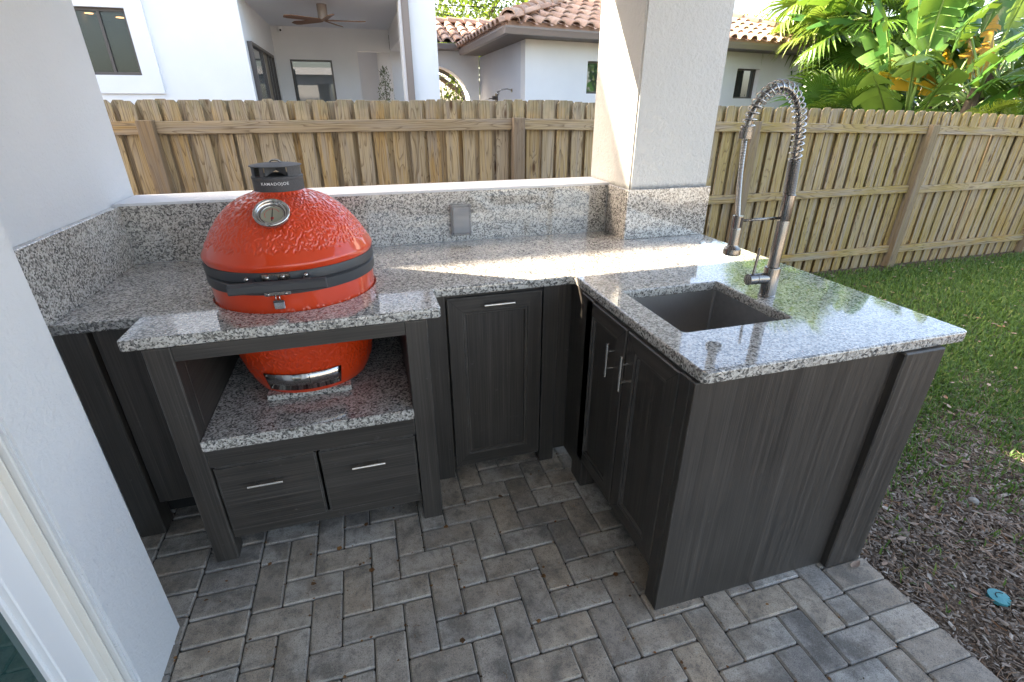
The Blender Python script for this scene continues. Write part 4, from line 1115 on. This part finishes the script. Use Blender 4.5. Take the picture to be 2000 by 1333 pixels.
# ------------------------------------------------------------------ plants
def fan_frond_mesh(seed, Lp=.8, Rr=.62, n=34, spread=R(150), droop=.5):
    rs = random.Random(seed); mb = MB()
    mb.tube([(0, 0, 0), (0, Lp*.5, .03), (0, Lp, 0)], [.014, .010, .008], 6)
    for k in range(n):
        a = -spread+2*spread*k/(n-1)+rs.gauss(0, .02); L = Rr*(.72+.28*math.cos(a*.6))*rs.uniform(.9, 1.08)
        d = Vector((math.sin(a), math.cos(a), 0)); s = Vector((math.cos(a), -math.sin(a), 0)); vs = []
        dz = rs.uniform(.6, 1.4)*droop
        for t, w in ((.04, .006), (.35, .024), (.62, .022), (.84, .012), (1.0, .001)):
            z = .05*t-.55*L*dz*max(0, t-.45)**1.6*1.6
            c = Vector((0, Lp, 0))+d*L*t*(1-.10*dz*max(0, t-.5))+Vector((0, 0, z)); fold = w*.5
            vs += [c-s*w+Vector((0, 0, fold)), c, c+s*w+Vector((0, 0, fold))]
        mb.add(vs, [(3*i+j, 3*i+j+1, 3*i+j+4, 3*i+j+3) for i in range(4) for j in (0, 1)])
    return mb
def rot_yp(yaw_, pitch_, roll_=0): return (Matrix.Rotation(yaw_, 3, 'Z') @ Matrix.Rotation(pitch_, 3, 'X') @ Matrix.Rotation(roll_, 3, 'Y')).to_euler()
fan_meshes = [fan_frond_mesh(i, .75, .66, 36, R(140), .35+.25*i).mesh('frond', M['fan'], False) for i in range(4)]
dead_fan = fan_frond_mesh(9, .6, .5, 26, R(80), 1.6).mesh('dead_frond', M['dying'], False)
def fan_palm(loc, h, nf, label, s=1.0, pit=(-.6, 1.2), seed=0, toward=None, dead=0):
    rs = random.Random(seed); t = thing('fan_palm', label, 'palm', loc)
    mb = MB(); mb.tube([(loc[0], loc[1], loc[2]), (loc[0]+.03, loc[1], loc[2]+h*.5), (loc[0], loc[1], loc[2]+h)], [.11, .09, .075], 12); mb.build('trunk', M['bark'], t)
    top = (loc[0], loc[1], loc[2]+h)
    for k in range(nf):
        y = k*2.39996+rs.gauss(0, .15); p = pit[0]+(pit[1]-pit[0])*((k+.5)/nf)
        o = link('frond', rs.choice(fan_meshes), t, None, (top[0], top[1], top[2]+rs.uniform(-.05, .05)), rot_yp(y, p, rs.gauss(0, .3))); o.scale = (s*rs.uniform(.85, 1.15),)*3
    for k in range(dead):
        o = link('dead_frond', dead_fan, t, 'orange dying frond hanging down', (top[0], top[1], top[2]-.05), rot_yp(rs.uniform(2, 4.4), -1.2, 0)); o.scale = (s*.8,)*3
    return t
def paddle_mesh(seed, L=.95, W=.22, Lp=.9, tears=7, mat=None, droop=.5):
    rs = random.Random(seed); n = 26
    def mid(t): return Vector((0, Lp+L*t*(1-.12*t*droop), -.42*L*droop*t*t+.06*t))
    mb = MB(); mb.cur = 1
    mb.tube([(0, 0, 0), (0, Lp*.5, .02), (0, Lp, 0)]+[tuple(mid(t)+Vector((0, 0, -.006))) for t in (.3, .6, .9)], [.024, .017, .012, .009, .006, .003], 7)
    mb.cur = 0
    for sd in (-1, 1):
        cuts = sorted(rs.sample(range(2, n-1), tears)); start = 0
        for e in cuts+[n]:
            tw_ = rs.gauss(0, .18); dr_ = rs.uniform(.0, .35); vs = []
            shrink = rs.uniform(.90, 1.0)
            for i in range(start, e+1):
                t = i/n; w = W*(math.sin(math.pi*min(1, max(0, t*.94+.05)))**.55)*shrink*(1 if i not in (start, e) else .97)
                c = mid(t); ang = .45-dr_*1.2
                back = -.20*w
                for k in range(4):
                    q = k/3
                    vs.append(c+Vector((sd*w*q*math.cos(ang), back*q*(1 if i != e else 1.35), w*q*math.sin(ang)-w*q*q*(.35+dr_)+.03*tw_*q*(i-start))))
            m = e-start
            mb.add(vs, [(i*4+k, i*4+k+1, (i+1)*4+k+1, (i+1)*4+k) for i in range(m) for k in range(3)])
            start = e
    return mb.mesh('leaf', [mat or M['bop'], M['petiole']], True)
bop_meshes = [paddle_mesh(i, .95, .215, .85, 5+2*(i % 3), None, .3+.35*(i % 4)) for i in range(6)]
dead_meshes = [paddle_mesh(20+i, .8, .11, .5, 9, M['deadleaf'], 1.5) for i in range(2)]
yel_mesh = paddle_mesh(31, .9, .13, .4, 12, M['dying'], .2)
def paddle_plant(loc, nl, label, h0, seed, s=1.0, facing=None, dead=3, yellow=0, tilt=(.5, 1.35), name='bird_of_paradise'):
    rs = random.Random(seed); t = thing(name, label, 'plant', loc)
    mb = MB()
    for k in range(3):
        a = k*2.1+seed; mb.tube([(loc[0]+.08*math.cos(a), loc[1]+.08*math.sin(a), loc[2]), (loc[0]+.1*math.cos(a), loc[1]+.1*math.sin(a), loc[2]+h0*.6), (loc[0]+.03*math.cos(a), loc[1], loc[2]+h0)], [.07, .06, .045], 9)
    mb.build('stem', M['bark'], t)
    for k in range(nl):
        y = (facing if facing is not None else 0)+k*2.39996+rs.gauss(0, .2); p = tilt[0]+(tilt[1]-tilt[0])*rs.random()
        o = link('leaf', rs.choice(bop_meshes), t, None, (loc[0]+rs.gauss(0, .05), loc[1]+rs.gauss(0, .05), loc[2]+h0*rs.uniform(.55, 1.0)), rot_yp(y, p, rs.gauss(0, .4))); o.scale = (s*rs.uniform(.8, 1.2),)*3
    for k in range(dead):
        o = link('dead_leaf', rs.choice(dead_meshes), t, 'brown dead leaf hanging by the stem', (loc[0], loc[1], loc[2]+h0*rs.uniform(.7, 1)), rot_yp(math.pi+rs.gauss(0, .9), -.9+rs.gauss(0, .3), 0)); o.scale = (s*.9,)*3
    for k in range(yellow):
        o = link('yellow_leaf', yel_mesh, t, 'yellow and orange dying leaf standing upright', (loc[0], loc[1], loc[2]+h0*.9), rot_yp(-.9+.35*k, 1.1-.15*k, .5)); o.scale = (s*1.0,)*3
    return t
def feather_mesh(seed, L=1.1, n=30, ll=.30, droop=.6):
    rs = random.Random(seed); mb = MB()
    def mid(t): return Vector((0, L*t*(1-.2*droop*t), .25*L*t-.65*L*droop*t*t))
    mb.tube([tuple(mid(t)) for t in np.linspace(0, 1, 8)], [.008, .007, .006, .005, .004, .003, .002, .001], 6)
    for k in range(n):
        t = .18+.8*k/n
        for sd in (-1, 1):
            c = mid(t); l = ll*(math.sin(math.pi*(.15+.8*t))**.6)*rs.uniform(.85, 1.1); d = Vector((sd*.82, .55, rs.uniform(-.1, .35))).normalized(); s = Vector((-.55*sd, .82, 0))*.012
            e = c+d*l+Vector((0, 0, -.25*l)); m_ = c+d*l*.5+Vector((0, 0, .02))
            mb.add([c-s*.4, c+s*.4, m_+s, m_-s, e], [(0, 1, 2, 3), (3, 2, 4)])
    return mb.mesh('frond', M['areca'], False)
feath = [feather_mesh(i, 1.0, 28, .30, .5+.2*i) for i in range(3)]
def feather_palm(loc, nf, label, s, seed, h=.5):
    rs = random.Random(seed); t = thing('feather_palm', label, 'palm', loc)
    mb = MB()
    for k in range(4): a = k*1.6; mb.tube([(loc[0]+.06*math.cos(a), loc[1]+.06*math.sin(a), loc[2]), (loc[0]+.08*math.cos(a), loc[1]+.08*math.sin(a), loc[2]+h)], [.03, .02], 7)
    mb.build('stem', M['petiole'], t)
    for k in range(nf):
        o = link('frond', rs.choice(feath), t, None, (loc[0]+rs.gauss(0, .04), loc[1]+rs.gauss(0, .04), loc[2]+h), rot_yp(k*2.39996, rs.uniform(.1, 1.1), rs.gauss(0, .3))); o.scale = (s*rs.uniform(.85, 1.15),)*3
    return t
PZ = -.15
fan_palm((9.35, 5.1, PZ), 3.0, 26, 'tall fan palm with drooping leaf tips beside the tiled roof end', 1.0, (-.9, 1.1), 1, dead=2)
fan_palm((8.35, 4.2, PZ), 1.3, 15, 'low dark fan palm just above the fence, under the roof end', .85, (-.1, 1.2), 2, dead=1)
fan_palm((9.9, 6.2, PZ), 3.7, 24, 'tallest fan palm, behind the others at the top of the picture', 1.2, (-.9, 1.2), 3)
paddle_plant((8.5, 3.35, PZ), 15, 'bird of paradise plant with broad bright paddle leaves right of the fan palm', 1.6, 11, 1.0)
paddle_plant((9.35, 3.6, PZ), 15, 'bird of paradise clump with torn leaves and brown dead leaves on its stem', 1.9, 12, 1.0, dead=10)
paddle_plant((8.95, 2.85, PZ), 4, 'paddle leaved plant with a yellow and orange dying leaf, near the right edge', 1.9, 13, .95, dead=9, yellow=6)
paddle_plant((10.3, 3.2, PZ), 12, 'large paddle leaved plant cut by the right edge of the picture', 1.7, 14, 1.1, dead=4)
paddle_plant((11.2, 4.2, PZ), 13, 'tall paddle leaved plant behind the one at the right edge', 2.4, 15, 1.2, dead=3)
paddle_plant((9.4, 4.6, PZ), 14, 'tall bird of paradise behind the clump with dead leaves', 2.6, 16, 1.15, dead=3)
feather_palm((8.55, 2.55, PZ), 13, 'yellow green feathery palm with fronds spilling over the fence, left one', .62, 21, 1.35)
feather_palm((9.25, 2.45, PZ), 13, 'yellow green feathery palm with fronds spilling over the fence, right one', .66, 22, 1.3)

def shrub(loc, w, h, label, seed, mat):
    rs = random.Random(seed); t = thing('shrub', label, 'shrub', loc)
    mb = MB()
    for k in range(7):
        a = k*.9; mb.tube([loc, (loc[0]+w*.25*math.cos(a), loc[1]+w*.15*math.sin(a), loc[2]+h*.5), (loc[0]+w*.4*math.cos(a), loc[1]+w*.25*math.sin(a), loc[2]+h*.85)], [.05, .03, .012], 6)
    mb.build('stem', M['bark'], t)
    cl = [(loc[0]+rs.uniform(-.5, .5)*w, loc[1]+rs.uniform(-.35, .35)*w*.6, loc[2]+h*rs.uniform(.12, .92), w*rs.uniform(.12, .22)) for _ in range(26)]
    pts = []
    for k in range(3200):
        c = rs.choice(cl); d = Vector((rs.gauss(0, 1), rs.gauss(0, 1), rs.gauss(0, 1))).normalized()*c[3]*rs.random()**.4; pts.append((c[0]+d.x, c[1]+d.y, max(loc[2], c[2]+d.z)))
    leafcloud('foliage', mat, t, pts, .15, .5)
shrub((15.5, 9.5, PZ), 6.5, 3.4, 'long dark shrub at the back of the planting, by the pale garden wall', 55, M['bop'])
shrub((11.5, 9.0, PZ), 4.0, 3.2, 'dark shrub far back beyond the tiled roof end', 56, M['bop'])
shrub((11.6, 7.2, PZ), 2.6, 3.0, 'dark shrub behind the palms, nearest the tiled roof end', 51, M['bop'])
shrub((13.6, 6.6, PZ), 3.0, 3.2, 'dark shrub filling the gap behind the clump with dead leaves', 52, M['bop'])
shrub((12.2, 4.6, PZ), 2.2, 2.2, 'low dark shrub behind the plants near the right edge', 53, M['bop'])
shrub((10.6, 5.2, PZ), 1.8, 2.0, 'low dark shrub just behind the feathery palms', 54, M['bop'])
def tree(loc, h, r, n, label, mat, seed, size=.16, cz=.62):
    rs = random.Random(seed); t = thing('oak_tree', label, 'tree', loc)
    mb = MB(); mb.tube([(loc[0], loc[1], loc[2]), (loc[0]+.1, loc[1], loc[2]+h*.3), (loc[0], loc[1], loc[2]+h*.62)], [.32, .24, .12], 10)
    tips = []
    for k in range(11):
        a = k*2.4; L = r*rs.uniform(.5, .95); z0 = loc[2]+h*rs.uniform(.28, .55)
        e = (loc[0]+L*math.cos(a), loc[1]+L*math.sin(a), z0+h*rs.uniform(.1, .36)); m_ = ((loc[0]+e[0])/2, (loc[1]+e[1])/2, (z0+e[2])/2+.15)
        mb.tube([(loc[0], loc[1], z0), m_, e], [.11, .07, .03], 7); tips.append(e)
    mb.build('trunk', M['bark'], t)
    pts = []; cl = []
    for k in range(46):
        a = rs.random()*6.28; q = r*math.sqrt(rs.random()); z = loc[2]+h*(cz+.36*rs.uniform(-1, 1)*math.sqrt(max(0, 1-(q/r)**2)))
        cl.append((loc[0]+q*math.cos(a), loc[1]+q*math.sin(a), z, r*rs.uniform(.16, .30)))
    for k in range(n):
        c = rs.choice(cl); d = Vector((rs.gauss(0, 1), rs.gauss(0, 1), rs.gauss(0, .7))); d = d.normalized()*c[3]*rs.random()**.4
        pts.append((c[0]+d.x, c[1]+d.y, c[2]+d.z))
    leafcloud('crown', mat, t, pts, size, .55); return t
tree((5.2, 17.5, -.2), 6.3, 3.6, 11000, 'leafy oak tree rising behind the arched wing and the power line', M['oak'], 41)
tree((1.2, 19, -.2), 6.2, 3.4, 7000, 'second oak tree behind the white house, left of the first', M['oak'], 42)
tree((9.2, 21, -.2), 6.6, 3.2, 7000, 'oak tree hidden mostly by the tiled roof hip', M['oak'], 44)
tree((23.6, 25, -.2), 6.3, 2.3, 4500, 'small thin yellowing tree far off against the sky right of the column', M['areca'], 43, .2, .68)
pl = thing('power_line', 'thin overhead cable crossing in front of the oak tree', 'cable', (5, 14, 4))
mb = MB(); mb.tube([(-6+1.5*k, 14, 4.14-.004*(k-8)**2*.1) for k in range(18)], .012, 6); mb.build('cable', M['black'], pl)
mb = MB(); mb.tube([(-6, 14, -.2), (-6, 14, 4.3)], .1, 10); mb.tube([(19.5, 14, -.2), (19.5, 14, 4.3)], .1, 10); mb.build('pole', M['bark'], pl)

# ------------------------------------------------------------------ lawn, mulch, litter
def dens(x, y):
    d = np.maximum((y+1.02)/.42, (x-4.05)/.75)
    n = np.array([mnoise.noise((a*2.1, b*2.1, 0)) for a, b in zip(x, y)])*.9+np.array([mnoise.noise((a*7, b*7, 3)) for a, b in zip(x, y)])*.5
    return 1/(1+np.exp(-(d+n-.05)*3.2))
def scatter(n, x0, x1, y0, y1): return rng.uniform(x0, x1, n), rng.uniform(y0, y1, n)
gxs, gys = [], []
for n, bx in ((80000, (2.72, 5.2, -1.9, 1.60)), (74000, (5.2, 9.0, -1.6, 1.60)), (9000, (9.0, 11.5, -1.6, 1.6))):
    x, y = scatter(n, *bx); k = rng.random(n) < np.clip(dens(x, y)+.02, 0, 1)*np.where(y > 1.45, .35, 1); gxs.append(x[k]); gys.append(y[k])
gxx, gyy = np.concatenate(gxs), np.concatenate(gys); n = len(gxx)
gz = ground_z(gxx, gyy)-.004; far = gxx > 5.2
Lb = rng.uniform(.028, .062, n); wb = np.where(far, .0042, .0032)*rng.uniform(.8, 1.3, n); az = rng.uniform(0, 2*np.pi, n); ln = rng.uniform(.15, 1.1, n)
dx, dy = np.cos(az), np.sin(az); sxx, syy = -dy, dx
P_ = np.stack([gxx, gyy, gz], -1)
def ofs(t, w):
    out = Lb*t*np.sin(ln*t); hh = Lb*t*np.cos(ln*t)
    return P_+np.stack([dx*out+sxx*w, dy*out+syy*w, hh], -1)
VV = np.stack([ofs(0, -wb), ofs(0, wb), ofs(.6, wb*.85), ofs(.6, -wb*.85), ofs(1, wb*.12), ofs(1, -wb*.12)], 1).reshape(-1, 3)
b = np.arange(n)[:, None]*6
FF = np.concatenate([b+np.array([0, 1, 2, 3]), b+np.array([3, 2, 4, 5])], 0)
stuff(raw('lawn_grass', VV, FF, M['grass']), 'short green lawn grass thinning out towards the mulch', 'grass')
# mulch chips
x, y = scatter(84000, 2.66, 4.9, -2.7, .3); k = rng.random(len(x)) < np.clip(1.08-dens(x, y)*.95, .06, 1); x, y = x[k], y[k]; n = len(x)
L = rng.gamma(2.0, .0027, n)+.003; W = L*rng.uniform(.14, .55, n)+.0006; T = W*.35; az = rng.uniform(0, 2*np.pi, n); ti = rng.normal(0, .28, n)
z = ground_z(x, y)+rng.uniform(0, .012, n)
ux = np.stack([np.cos(az)*np.cos(ti), np.sin(az)*np.cos(ti), np.sin(ti)], -1)*L[:, None]; vx = np.stack([-np.sin(az), np.cos(az), rng.normal(0, .25, n)], -1)*W[:, None]; wx = np.array([0, 0, 1.0])*T[:, None]
c = np.stack([x, y, z], -1)
VV = np.stack([c-ux-vx*.6, c-ux*.8+vx*.7, c+ux+vx*.5, c+ux*.8-vx*.8, c-ux*.7-vx*.4+wx, c-ux*.6+vx*.5+wx, c+ux*.7+vx*.4+wx, c+ux*.6-vx*.5+wx], 1).reshape(-1, 3)
b = np.arange(n)[:, None]*8
FF = np.concatenate([b+np.array(q) for q in ((4, 5, 6, 7), (0, 1, 5, 4), (1, 2, 6, 5), (2, 3, 7, 6), (3, 0, 4, 7))], 0)
stuff(raw('bark_mulch', VV, FF, M['mulch']), 'loose brown bark mulch along the patio edge', 'mulch')
mb = MB()
for _ in range(1100):
    x, y = random.uniform(2.66, 4.4), random.uniform(-2.6, -.7); a = random.random()*6.28; L = random.uniform(.02, .085); z = GZ+.012; cv = random.uniform(-1.2, 1.2)
    pts = []
    for t in (0, .33, .66, 1): pts.append((x, y, z+random.uniform(0, .008))); x += L/3*math.cos(a); y += L/3*math.sin(a); a += cv/3
    mb.tube(pts, random.uniform(.0006, .0017), 5)
stuff(mb.build('twigs', M['litter']), 'dry roots and twigs lying in the mulch', 'twigs')
def leaf_shape(mb, x, y, z, L, a, curl):
    W = L*random.uniform(.36, .5); c, s = math.cos(a), math.sin(a); vs = []
    for t, w in ((0, .05), (.25, .8), (.55, 1), (.8, .6), (1, .02)):
        for q in (-1, 0, 1):
            u, v = (t-.5)*L, q*w*W/2; h = curl*L*((t-.5)**2*1.6+abs(q)*w*.28)
            vs.append((x+u*c-v*s, y+u*s+v*c, z+h))
    mb.add(vs, [(3*i+j, 3*i+j+1, 3*i+j+4, 3*i+j+3) for i in range(4) for j in (0, 1)])
mb = MB()
for _ in range(520):
    if random.random() < .5: x, y = random.uniform(2.7, 4.6), random.uniform(-2.4, .2)
    else: x, y = random.uniform(3, 8.5), random.uniform(-1.5, 1.55)
    leaf_shape(mb, x, y, float(ground_z(np.array(x), np.array(y)))+(.012 if y < -.95 else .034), random.uniform(.022, .05), random.random()*6.28, random.uniform(-.3, .7))
stuff(mb.build('leaf_litter', M['litter']), 'dead oak leaves scattered over lawn and mulch', 'leaf litter')
mb = MB(); leaf_shape(mb, 2.56, -1.585, .006, .06, .25, .35); tag(mb.build('fallen_leaf', M['litter'], None, True), 'brown fallen leaf at the foot of the end pilaster', 'leaf')
mb = MB(); leaf_shape(mb, .20, -.60, .006, .075, .1, .5); leaf_shape(mb, .23, -.59, .010, .06, .9, .5); tag(mb.build('fallen_leaf', M['debris'], None, True), 'curled rusty leaves under the corner cabinet beside the grill stand leg', 'leaf')
mb = MB()
bm = bmesh.new(); bmesh.ops.create_icosphere(bm, subdivisions=3, radius=.020)
for v in bm.verts: v.co = Vector((v.co.x*1.05, v.co.y, v.co.z*.75))*(1+.08*mnoise.noise(v.co*40))
me = bpy.data.meshes.new('pebble'); bm.to_mesh(me); bm.free(); me.materials.append(M['stone']); me.polygons.foreach_set('use_smooth', [True]*len(me.polygons))
tag(link('pebble', me, None, None, (3.42, -1.434, GZ+.013)), 'round pale pebble lying alone on the mulch', 'stone')
mc = thing('plastic_disc', 'chipped teal plastic disc half buried in the mulch near the patio edge', 'lid', (2.985, -1.81, GZ))
mb = MB(); n = 40; vs = [(2.985, -1.805, GZ+.022)]
for k in range(n):
    a = 2*math.pi*k/n; r = .033 if not (R(255) < a < R(330)) else .023+.005*((k*7) % 3)
    vs.append((2.985+r*math.cos(a), -1.805+r*math.sin(a), GZ+.019))
for k in range(n):
    x, y, z = vs[1+k]; vs.append((x, y, z-.014))
mb.add(vs, [(0, 1+k, 1+(k+1) % n) for k in range(n)]+[(1+k, 1+n+k, 1+n+(k+1) % n, 1+(k+1) % n) for k in range(n)]); mb.build('lid', M['teal'], mc)
mb = MB(); mb.tube([(2.989+.019*math.cos(t), -1.811+.019*math.sin(t), GZ+.0225) for t in np.linspace(.5, 2.9, 14)], .0012, 5); mb.build('rim_line', M['dark'], mc)
